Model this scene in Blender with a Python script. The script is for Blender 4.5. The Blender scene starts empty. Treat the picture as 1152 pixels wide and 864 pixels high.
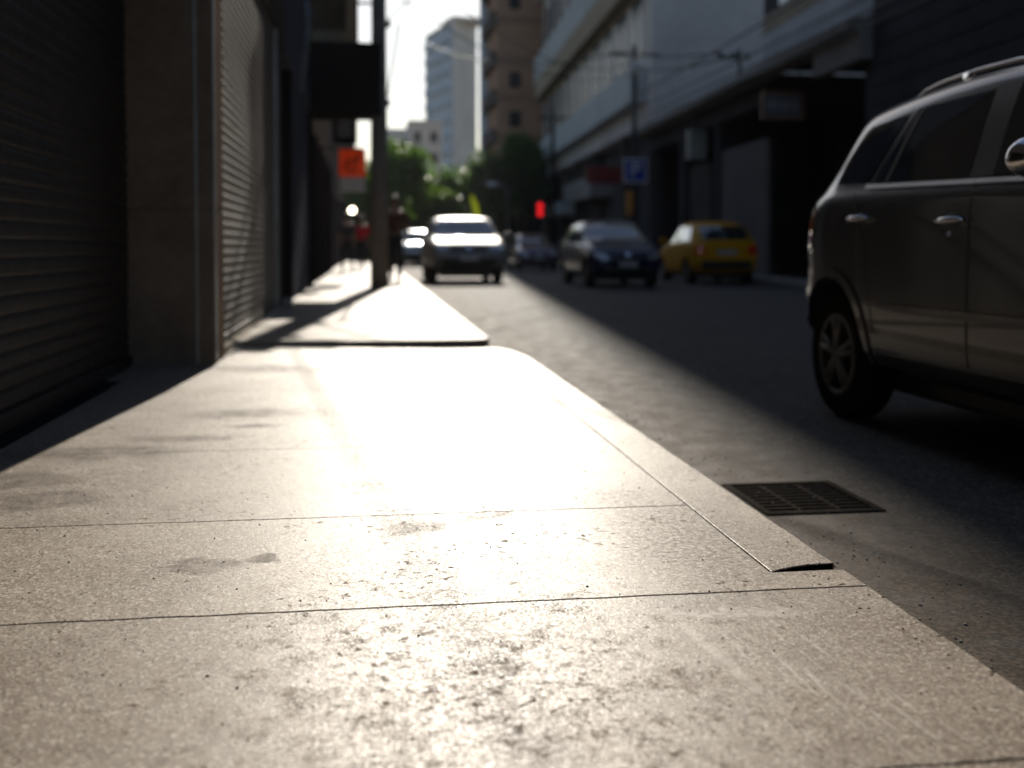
import bpy, bmesh, math, random
from mathutils import Vector, Matrix, noise as mnoise
from mathutils.bvhtree import BVHTree
R = math.radians
sc = bpy.context.scene
col = sc.collection
random.seed(11)

# ------------------------------------------------------------------ node helpers
class NT:
    def __init__(s, name):
        s.m = bpy.data.materials.new(name); s.m.use_nodes = True
        s.t = s.m.node_tree; s.t.nodes.clear()
        s.out = s.n('ShaderNodeOutputMaterial')
        s.b = s.n('ShaderNodeBsdfPrincipled')
        s.l(s.b.outputs[0], s.out.inputs[0])
        s.co = s.n('ShaderNodeTexCoord').outputs['Object']
    def n(s, typ, **kw):
        o = s.t.nodes.new(typ)
        for k, v in kw.items(): setattr(o, k, v)
        return o
    def l(s, a, b): s.t.links.new(a, b)
    def put(s, sock, v):
        if hasattr(v, 'links'): s.l(v, sock)
        elif isinstance(v, (tuple, list)) and len(v) == 3 and sock.type == 'RGBA': sock.default_value = (*v, 1)
        else: sock.default_value = v
    def math(s, op, a, b=None, c=None, clamp=False):
        o = s.n('ShaderNodeMath', operation=op); o.use_clamp = clamp
        s.put(o.inputs[0], a)
        if b is not None: s.put(o.inputs[1], b)
        if c is not None: s.put(o.inputs[2], c)
        return o.outputs[0]
    def vmath(s, op, a, b=None):
        o = s.n('ShaderNodeVectorMath', operation=op)
        s.put(o.inputs[0], a)
        if b is not None: s.put(o.inputs[1], b)
        return o.outputs['Value'] if op in ('LENGTH', 'DISTANCE') else o.outputs[0]
    def noise(s, scale, detail=3, rough=.55, co=None, dist=0, color=False):
        o = s.n('ShaderNodeTexNoise')
        s.l(co or s.co, o.inputs['Vector'])
        o.inputs['Scale'].default_value = scale; o.inputs['Detail'].default_value = detail
        o.inputs['Roughness'].default_value = rough; o.inputs['Distortion'].default_value = dist
        return o.outputs['Color' if color else 'Fac']
    def vor(s, scale, co=None, feat='F1', out='Distance'):
        o = s.n('ShaderNodeTexVoronoi', feature=feat)
        s.l(co or s.co, o.inputs['Vector']); o.inputs['Scale'].default_value = scale
        return o.outputs[out]
    def ramp(s, v, a, b, ya=0., yb=1., smooth=True):
        o = s.n('ShaderNodeMapRange'); o.interpolation_type = 'SMOOTHSTEP' if smooth else 'LINEAR'
        s.put(o.inputs[0], v); o.inputs[1].default_value = a; o.inputs[2].default_value = b
        o.inputs[3].default_value = ya; o.inputs[4].default_value = yb
        return o.outputs[0]
    def mix(s, f, a, b, blend='MIX'):
        o = s.n('ShaderNodeMix', data_type='RGBA', blend_type=blend); o.clamp_factor = True
        s.put(o.inputs[0], f); s.put(o.inputs[6], a); s.put(o.inputs[7], b)
        return o.outputs[2]
    def bump(s, h, strength, dist, nrm=None):
        o = s.n('ShaderNodeBump'); o.inputs['Strength'].default_value = strength
        o.inputs['Distance'].default_value = dist; s.l(h, o.inputs['Height'])
        if nrm is not None: s.l(nrm, o.inputs['Normal'])
        return o.outputs[0]
    def setp(s, **kw):
        for k, v in kw.items(): s.put(s.b.inputs[k.replace('_', ' ')], v)

MATS = {}
def mat(name, color=(.5, .5, .5), rough=.6, metal=0, var=.25, scale=3., bump=0., bscale=40., spec=.5, coat=0, emit=None, es=1., rv=.08):
    if name in MATS: return MATS[name]
    k = NT(name)
    if rough >= .7 and spec == .5: spec = 0.
    a = k.noise(scale, 4, .6); b = k.noise(scale*9, 3, .6)
    f = k.math('MULTIPLY_ADD', b, .35, k.math('MULTIPLY', a, .65))
    f = k.ramp(f, .32, .68, 1-var, 1+var*.5, False)
    sc_ = k.n('ShaderNodeVectorMath', operation='SCALE'); sc_.inputs[0].default_value = color
    k.l(f, sc_.inputs['Scale'])
    k.l(sc_.outputs[0], k.b.inputs['Base Color'])
    k.l(k.ramp(b, .3, .7, max(rough-rv, .02), min(rough+rv, 1), False), k.b.inputs['Roughness'])
    k.setp(Metallic=float(metal), Specular_IOR_Level=float(spec), Coat_Weight=float(coat))
    k.b.inputs['Coat Roughness'].default_value = .04
    if bump: k.l(k.bump(k.noise(bscale, 5, .65), bump, .01), k.b.inputs['Normal'])
    if emit:
        k.b.inputs['Emission Color'].default_value = (*emit, 1); k.b.inputs['Emission Strength'].default_value = es
    MATS[name] = k.m
    return k.m

def ellipse(k, dc, cx, cy, rx, ry, soft=.35, rot=0.):
    """0..1 blob mask around a world spot, edges broken by the distorted coordinate"""
    mp = k.n('ShaderNodeMapping', vector_type='TEXTURE')
    mp.inputs['Location'].default_value = (cx, cy, 0); mp.inputs['Rotation'].default_value = (0, 0, rot)
    mp.inputs['Scale'].default_value = (rx, ry, 1e3)
    k.l(dc, mp.inputs[0])
    return k.ramp(k.vmath('LENGTH', mp.outputs[0]), 1-soft, 1+soft, 1, 0)

# concrete of the pavement: salt-and-pepper grain, pits, rusty clusters, gum and damp stains, scuffs
def make_pavement_mat(near=True):
    k = NT('pavement_concrete' if near else 'far_pavement_concrete')
    nz = k.noise(7, 5, .72, color=True)
    off = k.vmath('SUBTRACT', nz, (.5, .5, .5))
    o = k.n('ShaderNodeVectorMath', operation='SCALE'); k.l(off, o.inputs[0]); o.inputs['Scale'].default_value = .24
    dc = k.vmath('ADD', k.co, o.outputs[0])
    big = k.noise(2.7, 5, .7, dist=.4); mid = k.noise(9, 5, .7); fine = k.noise(160, 3, .7); vfine = k.noise(420, 2, .6)
    grain = k.vor(170, out='Color'); g1 = k.n('ShaderNodeSeparateColor'); k.l(grain, g1.inputs[0])
    c = k.mix(k.ramp(big, .3, .7), (.215, .166, .126), (.305, .243, .188))
    c = k.mix(k.ramp(mid, .35, .7, 0, .5), c, (.25, .215, .178))
    c = k.mix(k.ramp(g1.outputs[0], .60, 1., 0, .7), c, (.60, .54, .46))
    c = k.mix(k.ramp(g1.outputs[1], .70, .95, 0, .8), c, (.09, .072, .055))
    c = k.mix(k.ramp(fine, .50, .66, 0, .85), c, (.12, .095, .072))
    chipn = k.ramp(k.noise(110, 3, .7), .58, .70)
    chip = k.math('MULTIPLY', chipn, k.ramp(k.noise(6, 3, .6), .40, .62, .25, 1))
    c = k.mix(k.math('MULTIPLY', chip, .6), c, (.07, .052, .038))
    # rusty clusters
    cl = k.math('MULTIPLY', k.ramp(k.noise(34, 4, .7), .56, .66), k.ramp(k.noise(3.1, 2, .6), .46, .60))
    nearmask = ellipse(k, dc, .35, 1.85, .75, .62, .6)
    cl2 = k.math('MULTIPLY', k.ramp(k.math('MULTIPLY_ADD', k.noise(210, 3, .75), .5, k.math('MULTIPLY', k.noise(10, 5, .75), .5)), .52, .62), nearmask)
    cl3 = k.math('MULTIPLY', k.ramp(k.noise(24, 6, .8), .53, .66), ellipse(k, dc, .28, 1.72, .42, .34, .5))
    rust = k.math('MAXIMUM', k.math('MAXIMUM', cl, cl2), cl3)
    c = k.mix(k.math('MULTIPLY', rust, .7), c, (.10, .066, .038))
    # pits and specks
    pit = k.math('MULTIPLY', k.ramp(k.vor(55), .08, .16, 1, 0), k.ramp(k.noise(18, 2, .5), .52, .60))
    pit2 = k.math('MULTIPLY', k.ramp(k.vor(17), .045, .075, 1, 0), k.ramp(k.noise(5, 2, .5), .45, .52))
    pits = k.math('MAXIMUM', pit, pit2)
    c = k.mix(k.math('MULTIPLY', pits, .85), c, (.035, .028, .022))
    stains = None
    if near:
        spots = [(-.40, 2.66, .085, .05, .3), (-.255, 2.70, .06, .035, .3), (.13, 2.96, .085, .06, .45), (.30, 3.03, .05, .05, .5),
                 (.37, 3.06, .03, .09, .5), (-1.0, 3.44, .17, .13, .3), (-1.14, 3.72, .18, .15, .4), (-1.02, 4.2, .32, .15, .5), (-.75, 4.46, .22, .08, .5), (-.5, 4.75, .12, .05, .6),
                 (.62, 4.30, .13, .05, .5), (-.55, 5.1, .3, .16, .7), (.15, 5.4, .25, .1, .7), (.55, 6.6, .3, .12, .6), (-.6, 6.9, .4, .2, .7),
                 (-1.0, 1.6, .2, .25, .9), (.43, 4.9, .10, .03, .3)]
        for (x, y, rx, ry, so) in spots:
            e = ellipse(k, dc, x, y, rx, ry, so)
            stains = e if stains is None else k.math('MAXIMUM', stains, e)
        stains = k.math('MULTIPLY', stains, k.math('MULTIPLY', k.ramp(mid, .32, .62, .30, .78), k.ramp(fine, .35, .6, .75, 1)))
        # seam at the inner kerb edge and a dirt band next to it
        dirt = k.math('MULTIPLY', ellipse(k, dc, .86, 2.75, .22, .5, .8), k.ramp(k.noise(60, 4, .7), .4, .62, .15, 1))
        stains = k.math('MAXIMUM', stains, k.math('MULTIPLY', dirt, .7))
        c = k.mix(k.math('MULTIPLY', stains, .85), c, (.085, .070, .060))
        # pale scuffs fanning out at the lower right
        mp = k.n('ShaderNodeMapping', vector_type='TEXTURE')
        mp.inputs['Location'].default_value = (.75, 1.9, 0); mp.inputs['Rotation'].default_value = (0, 0, R(3)); mp.inputs['Scale'].default_value = (1, 16, 1)
        k.l(k.co, mp.inputs[0])
        st = k.ramp(k.noise(70, 3, .6, co=mp.outputs[0]), .55, .66)
        sm = ellipse(k, dc, .80, 1.75, .16, .42, .6)
        arc = k.vmath('DISTANCE', dc, (.62, 1.35, 0))
        arcm = k.math('MULTIPLY', k.ramp(k.math('ABSOLUTE', k.math('SUBTRACT', arc, .84)), .004, .02, 1, 0), ellipse(k, dc, .74, 2.18, .17, .2, .4))
        bar = ellipse(k, k.co, .66, 1.98, .012, .2, .8, R(6))
        sf = k.math('MAXIMUM', k.math('MULTIPLY', st, sm), k.math('MULTIPLY', k.math('MAXIMUM', arcm, bar), k.ramp(fine, .35, .6, .4, 1)))
        c = k.mix(k.math('MULTIPLY', sf, .6), c, (.56, .52, .47))
    k.l(c, k.b.inputs['Base Color'])
    rg = k.ramp(big, .3, .7, .30, .38)
    rg = k.math('ADD', rg, k.math('MULTIPLY', g1.outputs[2], .20))
    rg = k.math('MULTIPLY_ADD', rust, .45, rg); rg = k.math('MULTIPLY_ADD', pits, .3, rg)
    if stains is not None: rg = k.math('MULTIPLY_ADD', stains, .03, rg)
    k.l(k.math('MINIMUM', rg, 1.), k.b.inputs['Roughness'])
    isl = k.n('ShaderNodeNewGeometry').outputs['Random Per Island']
    k.l(k.mix(1., c, k.mix(isl, (.90, .90, .90), (1.08, 1.07, 1.05)), 'MULTIPLY'), k.b.inputs['Base Color'])
    dull = rust if stains is None else k.math('MAXIMUM', k.math('MULTIPLY', rust, .7), stains)
    k.l(k.ramp(dull, 0, .9, .15 if near else .05, .004, False), k.b.inputs['Specular IOR Level'])
    h = k.math('MULTIPLY', fine, .6); h = k.math('MULTIPLY_ADD', vfine, .5, h); h = k.math('MULTIPLY_ADD', g1.outputs[0], .55, h)
    h = k.math('MULTIPLY_ADD', chipn, -.35, h); pass
    k.l(k.bump(h, .62, .0016), k.b.inputs['Normal'])
    return k.m

def make_asphalt():
    k = NT('asphalt')
    big = k.noise(.7, 5, .6); mid = k.noise(6, 4, .65)
    vc = k.n('ShaderNodeTexVoronoi'); k.l(k.co, vc.inputs['Vector']); vc.inputs['Scale'].default_value = 95
    sp = k.n('ShaderNodeSeparateColor'); k.l(vc.outputs['Color'], sp.inputs[0])
    c = k.mix(k.ramp(big, .3, .7), (.068, .066, .067), (.100, .095, .092))
    c = k.mix(k.ramp(sp.outputs[0], .55, 1, 0, .85), c, (.22, .195, .17))
    c = k.mix(k.ramp(sp.outputs[1], .75, .95, 0, .7), c, (.02, .02, .02))
    # dusty gutter beside the kerb
    sx = k.n('ShaderNodeSeparateXYZ'); k.l(k.co, sx.inputs[0])
    gut = k.math('MULTIPLY', k.ramp(sx.outputs[0], 1.5, 2.3, 1, 0), k.ramp(mid, .2, .6, .6, 1))
    gc = k.mix(k.ramp(k.noise(70, 4, .75), .42, .62), (.030, .021, .014), (.115, .082, .054))
    c = k.mix(k.math('MULTIPLY', gut, .85), c, gc)
    k.l(c, k.b.inputs['Base Color'])
    k.l(k.ramp(mid, .3, .7, .70, .82), k.b.inputs['Roughness']); k.setp(Specular_IOR_Level=.10)
    h = k.math('MULTIPLY_ADD', sp.outputs[2], .8, k.math('MULTIPLY', k.noise(90, 4, .7), .8))
    k.l(k.bump(h, .8, .003), k.b.inputs['Normal'])
    return k.m

PAVE = make_pavement_mat(True); PAVE_FAR = make_pavement_mat(False); ASPH = make_asphalt()

# ------------------------------------------------------------------ mesh helpers
class MB:
    def __init__(s): s.v = []; s.f = []
    def add(s, vs, fs):
        n = len(s.v); s.v += [tuple(v) for v in vs]; s.f += [tuple(i+n for i in f) for f in fs]; return s
    def box(s, a, b, shear=0.):
        (x0, y0, z0), (x1, y1, z1) = a, b
        vs = [(x+shear*y, y, z) for z in (z0, z1) for x, y in ((x0, y0), (x1, y0), (x1, y1), (x0, y1))]
        return s.add(vs, [(3, 2, 1, 0), (4, 5, 6, 7), (0, 1, 5, 4), (1, 2, 6, 5), (2, 3, 7, 6), (3, 0, 4, 7)])
    def prism(s, pts, z0, z1):
        n = len(pts)
        vs = [(p[0], p[1], z0) for p in pts]+[(p[0], p[1], p[2] if len(p) > 2 else z1) for p in pts]
        return s.add(vs, [tuple(range(n-1, -1, -1)), tuple(range(n, 2*n))]+[(i, (i+1) % n, n+(i+1) % n, n+i) for i in range(n)])
    def tube(s, pts, rad, n=8, cap=True):
        pts = [Vector(p) for p in pts]; rr = rad if isinstance(rad, (list, tuple)) else [rad]*len(pts)
        rings = []; up = None
        for i, p in enumerate(pts):
            d = (pts[min(i+1, len(pts)-1)]-pts[max(i-1, 0)]).normalized()
            if up is None: up = Vector((0, 0, 1)) if abs(d.z) < .9 else Vector((1, 0, 0))
            u = d.cross(up).normalized(); w = d.cross(u).normalized(); up = -w if False else up
            rings.append([p+(u*math.cos(2*math.pi*k/n)+w*math.sin(2*math.pi*k/n))*rr[i] for k in range(n)])
        vs = [v for r_ in rings for v in r_]; fs = []
        for i in range(len(pts)-1):
            for k in range(n): fs.append((i*n+k, i*n+(k+1) % n, (i+1)*n+(k+1) % n, (i+1)*n+k))
        if cap: fs += [tuple(range(n-1, -1, -1)), tuple(range((len(pts)-1)*n, len(pts)*n))]
        return s.add(vs, fs)
    def lathe(s, prof, c=(0, 0, 0), axis='X', n=28, closed=False):
        vs = []; fs = []; m = len(prof)
        for k in range(n):
            a = 2*math.pi*k/n
            for (r_, h) in prof:
                if axis == 'X': vs.append((c[0]+h, c[1]+r_*math.cos(a), c[2]+r_*math.sin(a)))
                elif axis == 'Y': vs.append((c[0]+r_*math.cos(a), c[1]+h, c[2]+r_*math.sin(a)))
                else: vs.append((c[0]+r_*math.cos(a), c[1]+r_*math.sin(a), c[2]+h))
        for k in range(n):
            for j in range(m-1 if not closed else m):
                j2 = (j+1) % m; k2 = (k+1) % n
                fs.append((k*m+j, k2*m+j, k2*m+j2, k*m+j2))
        return s.add(vs, fs)
    def grid(s, fn, nu, nv):
        vs = [fn(i/nu, j/nv) for j in range(nv+1) for i in range(nu+1)]
        return s.add(vs, [(j*(nu+1)+i, j*(nu+1)+i+1, (j+1)*(nu+1)+i+1, (j+1)*(nu+1)+i) for j in range(nv) for i in range(nu)])
    def ball(s, c, r, nu=14, nv=8, sc=(1, 1, 1)):
        return s.add([(c[0]+r*sc[0]*math.sin(math.pi*j/nv)*math.cos(2*math.pi*i/nu), c[1]+r*sc[1]*math.sin(math.pi*j/nv)*math.sin(2*math.pi*i/nu), c[2]+r*sc[2]*math.cos(math.pi*j/nv)) for j in range(nv+1) for i in range(nu)],
                     [(j*nu+i, (j+1)*nu+i, (j+1)*nu+(i+1) % nu, j*nu+(i+1) % nu) for j in range(nv) for i in range(nu)])
    def shift(s, o): s.v = [(a-o[0], b-o[1], c-o[2]) for a, b, c in s.v]; return s

ORG = {}
def mk(name, mb, m, parent=None, smooth=False, bevel=0, label=None, kind=None, fixn=True):
    me = bpy.data.meshes.new(name)
    vs = mb.v
    o_ = ORG.get(parent.name) if parent else None
    if o_: vs = [(a-o_[0], b-o_[1], c-o_[2]) for a, b, c in vs]
    me.from_pydata(vs, [], mb.f); me.update()
    if fixn:
        bm = bmesh.new(); bm.from_mesh(me); bmesh.ops.remove_doubles(bm, verts=bm.verts, dist=1e-6)
        bmesh.ops.recalc_face_normals(bm, faces=bm.faces); bm.to_mesh(me); bm.free()
    if smooth: me.polygons.foreach_set('use_smooth', [True]*len(me.polygons))
    me.materials.append(m)
    o = bpy.data.objects.new(name, me); col.objects.link(o)
    if parent: o.parent = parent; ORG[o.name] = o_
    if bevel:
        b = o.modifiers.new('bevel', 'BEVEL'); b.width = bevel; b.segments = 2; b.limit_method = 'ANGLE'; b.angle_limit = R(40)
    if label: o['label'] = label
    if kind: o['kind'] = kind
    return o
def thing(name, label, cat, loc=(0, 0, 0), group=None, local=False):
    o = bpy.data.objects.new(name, None); col.objects.link(o); o.location = loc
    o.empty_display_size = .2
    o['label'] = label; o['category'] = cat
    if group: o['group'] = group
    if not local: ORG[o.name] = loc
    return o
def single(name, mb, m, label, cat, group=None, **kw):
    o = mk(name, mb, m, **kw); o['label'] = label; o['category'] = cat
    if group: o['group'] = group
    return o
def copy_tree(o, parent=None):
    c = o.copy(); col.objects.link(c)
    if parent: c.parent = parent
    for ch in list(o.children): copy_tree(ch, c)
    return c
def text_mesh(txt, size, width, name, m, parent, loc, rot=(R(90), 0, 0), depth=.006):
    cu = bpy.data.curves.new('t', 'FONT'); cu.body = txt; cu.size = size; cu.extrude = depth; cu.align_x = 'CENTER'; cu.align_y = 'CENTER'
    ob = bpy.data.objects.new('t', cu); col.objects.link(ob)
    bpy.context.view_layer.update()
    me = bpy.data.meshes.new_from_object(ob.evaluated_get(bpy.context.evaluated_depsgraph_get()))
    bpy.data.objects.remove(ob)
    me.materials.clear(); me.materials.append(m)
    o = bpy.data.objects.new(name, me); col.objects.link(o); o.parent = parent
    og = ORG.get(parent.name, (0, 0, 0)) or (0, 0, 0)
    o.location = (loc[0]-og[0], loc[1]-og[1], loc[2]-og[2]); o.rotation_euler = rot
    if width:
        w = max(v.co.x for v in me.vertices)-min(v.co.x for v in me.vertices)
        o.scale = (width/w,)*3
    return o

# ------------------------------------------------------------------ palette
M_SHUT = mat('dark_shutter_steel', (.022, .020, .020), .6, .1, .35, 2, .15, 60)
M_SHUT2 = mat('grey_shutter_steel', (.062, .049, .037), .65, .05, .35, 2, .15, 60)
M_PIL = mat('pillar_render', (.21, .165, .13), .85, 0, .3, 3, .25, 60)
M_PLAST = mat('grimy_plaster', (.10, .088, .08), .9, 0, .35, 1.5, .06, 40)
M_BLUEG = mat('blue_grey_paint', (.11, .115, .14), .8, 0, .25, 2, .06, 40)
M_DARK = mat('near_black_paint', (.02, .018, .02), .75, 0, .3, 3, .1, 40)
M_REDW = mat('oxblood_door', (.11, .035, .03), .5, 0, .3, 4, .1, 50)
M_STEEL = mat('galvanised_steel', (.35, .35, .36), .4, .9, .3, 6)
M_IRON = mat('cast_iron', (.052, .046, .040), .9, 0, .5, 20, .5, 150)
M_BEIGE = mat('beige_render', (.38, .32, .24), .8, 0, .25, 1.5, .3, 30)
M_CREAM = mat('cream_render', (.72, .66, .60), .8, 0, .2, .3, .2, 20)
M_WALLW = mat('pale_grey_render', (.58, .53, .51), .85, 0, .22, .35, .3, 20)
M_BALC = mat('pale_blue_render', (.50, .51, .51), .75, 0, .2, .6, .2, 20)
M_BRICK = mat('dark_wall_render', (.085, .08, .083), .9, 0, .3, .8, .06, 30)
M_BROWN = mat('brown_brick', (.40, .25, .18), .85, 0, .25, .4, .3, 20)
M_GLASS = mat('dark_window_glass', (.02, .024, .03), .3, 0, .2, 3, spec=.12)
M_BLUEGL = mat('sky_window_glass', (.05, .08, .13), .08, 0, .2, 3, spec=.8)
M_CONC = mat('grey_concrete', (.30, .28, .26), .85, 0, .3, 2, .5, 60)
M_POLE = mat('weathered_pole_concrete', (.26, .23, .20), .85, 0, .3, 3, .5, 60)
M_WIRE = mat('wire_rubber', (.02, .02, .022), .6)
M_WHITE = mat('white_paint', (.78, .78, .76), .5, 0, .12, 4)
def sheer(name, c, f=.55):
    m = mat(name, c, .5, 0, .1, 4); t_ = m.node_tree
    pb = next(n for n in t_.nodes if n.type == 'BSDF_PRINCIPLED'); o = next(n for n in t_.nodes if n.type == 'OUTPUT_MATERIAL')
    tr = t_.nodes.new('ShaderNodeBsdfTranslucent'); tr.inputs[0].default_value = (*c, 1)
    mx = t_.nodes.new('ShaderNodeMixShader'); mx.inputs[0].default_value = f
    t_.links.new(pb.outputs[0], mx.inputs[1]); t_.links.new(tr.outputs[0], mx.inputs[2]); t_.links.new(mx.outputs[0], o.inputs[0])
    return m
M_ORANGE = sheer('orange_translucent_panel', (.80, .20, .03), .35)
M_RUBBER = mat('tyre_rubber', (.022, .021, .02), .75, 0, .3, 20, .3, 90)
M_TRIM = mat('black_trim_plastic', (.022, .022, .024), .5, 0, .2, 10)
M_CHROME = mat('chrome', (.75, .75, .76), .12, 1, .05, 5)
M_ALLOY = mat('dusty_alloy', (.20, .19, .18), .5, .5, .3, 12)
M_CGLASS = mat('car_glass', (.010, .016, .020), .04, 0, .1, 3, spec=1., coat=1, rv=.005)
M_LENS = mat('headlamp_glass', (.55, .56, .58), .08, .5, .1, 20, coat=1)
M_TAIL = mat('tail_lamp_red', (.9, .035, .015), .15, 0, .15, 20, coat=1)
M_SKIN = mat('skin', (.33, .19, .13), .5, 0, .1, 8)
M_HAIR = mat('dark_hair', (.02, .015, .012), .5, 0, .2, 20)
M_PLATE = mat('plate_grey', (.45, .46, .47), .45, .1, .15, 20)

# ------------------------------------------------------------------ ground, road, pavement
RZ = -.15
HX0, HX1, HY0, HY1 = 1.37, 1.81, 3.51, 3.99       # opening for the drain
def holed(xs, ys, z, skip=True):
    mb = MB()
    for i in range(len(xs)-1):
        for j in range(len(ys)-1):
            if skip and abs(xs[i]-HX0) < 1e-6 and abs(ys[j]-HY0) < 1e-6: continue
            mb.add([(xs[i], ys[j], z), (xs[i+1], ys[j], z), (xs[i+1], ys[j+1], z), (xs[i], ys[j+1], z)], [(0, 1, 2, 3)])
    return mb
mk('ground', holed([-900, HX0, HX1, 900], [-400, HY0, HY1, 1500], RZ-.02), mat('far_ground', (.06, .055, .045), .95, 0, .3, .3), kind='structure', fixn=False)
mk('road', holed([1.0, HX0, HX1, 14.5], [-40, HY0, HY1, 56], RZ), ASPH, kind='structure', fixn=False)
mk('cross_street', MB().add([(-60, 56, RZ), (60, 56, RZ), (60, 66, RZ), (-60, 66, RZ)], [(0, 1, 2, 3)]), ASPH, kind='structure', fixn=False)

JOINTS = [-3.0, -1.6, .55, 1.48, 2.30, 3.10, 4.18, 5.92]
def jitter_line(x0, x1, y, n, amp, seed):
    return [(x0+(x1-x0)*i/n, y+mnoise.noise(Vector((seed, (x0+(x1-x0)*i/n)*9, 0)))*amp+max(0, mnoise.noise(Vector((seed+4, (x0+(x1-x0)*i/n)*45, 0)))-.2)*.004) for i in range(n+1)]
def kx(y): return 1.142+.0035*mnoise.noise(Vector((y*6, 0, 0)))+.0025*mnoise.noise(Vector((y*40, 0, 3)))
pv = MB()
for r_ in range(len(JOINTS)-1):
    y0, y1 = JOINTS[r_], JOINTS[r_+1]; g = {2.30: .0032, 3.10: .0022, 1.48: .0028}.get(y1, .0015); g0 = {2.30: .0032, 3.10: .0022, 1.48: .0028}.get(y0, .0015)
    xr = .9575; xa = xr if y0 > 2.4 else 1.142; xb = xr if y1 > 2.4 else 1.142
    a = jitter_line(-1.9, xa, y0+g0, 260, .004, y0); b = jitter_line(-1.9, xb, y1-g, 260, .004, y1)
    side = []
    if xb > 1: n_ = int((y1-y0)/.03); side = [(kx(y0+(y1-y0)*i/n_), y0+(y1-y0)*i/n_) for i in range(1, n_)]
    elif xa > 1: side = [(kx(y), y) for y in (2.34, 2.37, 2.40, 2.425)]+[(1.10, 2.429), (1.0, 2.427), (.965, 2.426), (xr, 2.434)]
    pv.prism(a+side+b[::-1], -.03, 0)
# last row climbs towards the wall
a = jitter_line(-1.9, .958, 5.92+.0015, 12, .004, 5.92)
b = [(-1.9, 8.24, .052), (-.9, 8.24, .046), (0, 8.24, .02), (.6, 8.24, .002), (.93, 8.24, 0)]
pv.prism([(x, y, 0.) for x, y in a]+[(.958, 7.3, 0.)]+[(p[0], p[1], p[2]) for p in b[::-1]], -.03, 0)
pave = mk('pavement', pv, PAVE, bevel=.0018, kind='structure')
mk('pavement_bed', MB().box((-1.9, -3, -.145), (1.10, 8.24, -.031)), mat('joint_dirt', (.045, .035, .025), .95, 0, .4, 30, .5, 200), kind='structure')
# kerb: older poured length near the camera, then a stone whose end has broken open
kb = MB()
rough_edge = lambda y, s=0: 1.142+.0035*mnoise.noise(Vector((y*6, s, 0)))+.0025*mnoise.noise(Vector((y*40, s, 3)))
ys = [-3+i*.04 for i in range(int((2.425+3)/.04)+1)]+[2.425]
kb.prism([(1.0, -3), (1.0, 2.424)][::-1]+[(rough_edge(y)-.001, y) for y in ys[:-1]], -.149, -.0305)
kb2 = MB()
ys = [2.478+i*.04 for i in range(int((7.25-2.478)/.04))]
curve = [(1.142-.20*(1-math.cos(t*math.pi/2)), 7.25+.97*math.sin(t*math.pi/2)) for t in [i/10 for i in range(11)]]
front = [(.9615, 2.430), (.99, 2.446), (1.03, 2.462), (1.07, 2.473), (1.11, 2.476)]
kb2.prism(front+[(rough_edge(y), y) for y in ys]+curve+[(.934, 8.22), (.962, 7.3), (.9615, 7.25)], -.149, .0006)
k1 = mk('kerb', kb, PAVE, bevel=.003, kind='structure'); k2 = mk('kerb', kb2, PAVE, bevel=.003, kind='structure')
mk('kerb_gap_shade', MB().prism([(x, y-.0045) for x, y in front]+[(1.136, 2.474), (1.136, 2.477), (1.11, 2.4755)]+[(x, y-.0012) for x, y in front[::-1][1:]], -.149, -.0015).prism([(.964, 2.429), (1.0, 2.4285), (1.10, 2.4305), (1.136, 2.427), (1.136, 2.468), (1.07, 2.466), (1.03, 2.455), (.99, 2.439)], -.149, -.06), mat('gap_shade_black', (.006, .005, .004), 1), kind='structure')  # near-black slabs added so the open kerb gap reads as deep shade
# raised pavement beyond the step
mk('raised_pavement', MB().prism([(-1.9, 8.26), (.80, 8.26), (.93, 8.30), (.97, 8.45), (1.02, 22), (1.05, 55.9), (-1.9, 55.9)], -.149, .06), PAVE_FAR, bevel=.008, kind='structure')
# opposite pavement
F = lambda Y: 9.5+.0437*Y
mk('opposite_pavement', MB().box((8.6, -40, RZ+.002), (9.75, 55.9, -.02), .0437), M_CONC, bevel=.01, kind='structure')
# pale patches of old repair beside the kerb
pt = MB()
def patch_blob(cx, cy, rx, ry, z, sd):
    pts = [(cx+rx*math.cos(t)*(1+.25*mnoise.noise(Vector((math.cos(t)*2, math.sin(t)*2, sd)))), cy+ry*math.sin(t)*(1+.25*mnoise.noise(Vector((math.cos(t)*2, math.sin(t)*2, sd+5))))) for t in [2*math.pi*i/28 for i in range(28)]]
    pt.add([(x, y, z) for x, y in pts], [tuple(range(28))])
for i, q in enumerate([(1.45, 6.9, .24, .30)]): patch_blob(*q, RZ+.004, i*3.)

# debris: grit, crumbs and leaf bits (nobody could count them)
def crumb(mb, x, y, z, s, flat=.6):
    n = random.choice((5, 6, 7)); a0 = random.random()*6
    vs = [(x+s*math.cos(a0+2*math.pi*i/n)*random.uniform(.6, 1.1), y+s*math.sin(a0+2*math.pi*i/n)*random.uniform(.6, 1.1), z) for i in range(n)]
    vs += [(x+(v[0]-x)*.6, y+(v[1]-y)*.6, z+s*flat*random.uniform(.7, 1.2)) for v in vs]
    mb.add(vs, [tuple(range(n, 2*n))]+[(i, (i+1) % n, n+(i+1) % n, n+i) for i in range(n)])
gr = MB()
for i in range(900):
    y = random.uniform(1.2, 7.5); x = random.uniform(-1.25, 1.12)
    crumb(gr, x, y, -.0002, random.choice((.0012, .0016, .002, .003)), .7)
for i in range(70):
    y = random.triangular(1.5, 2.42, 2.38); crumb(gr, min(1.138, random.gauss(1.09, .035)), y, -.001, random.choice((.002, .003, .004, .007)), .25)
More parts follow.
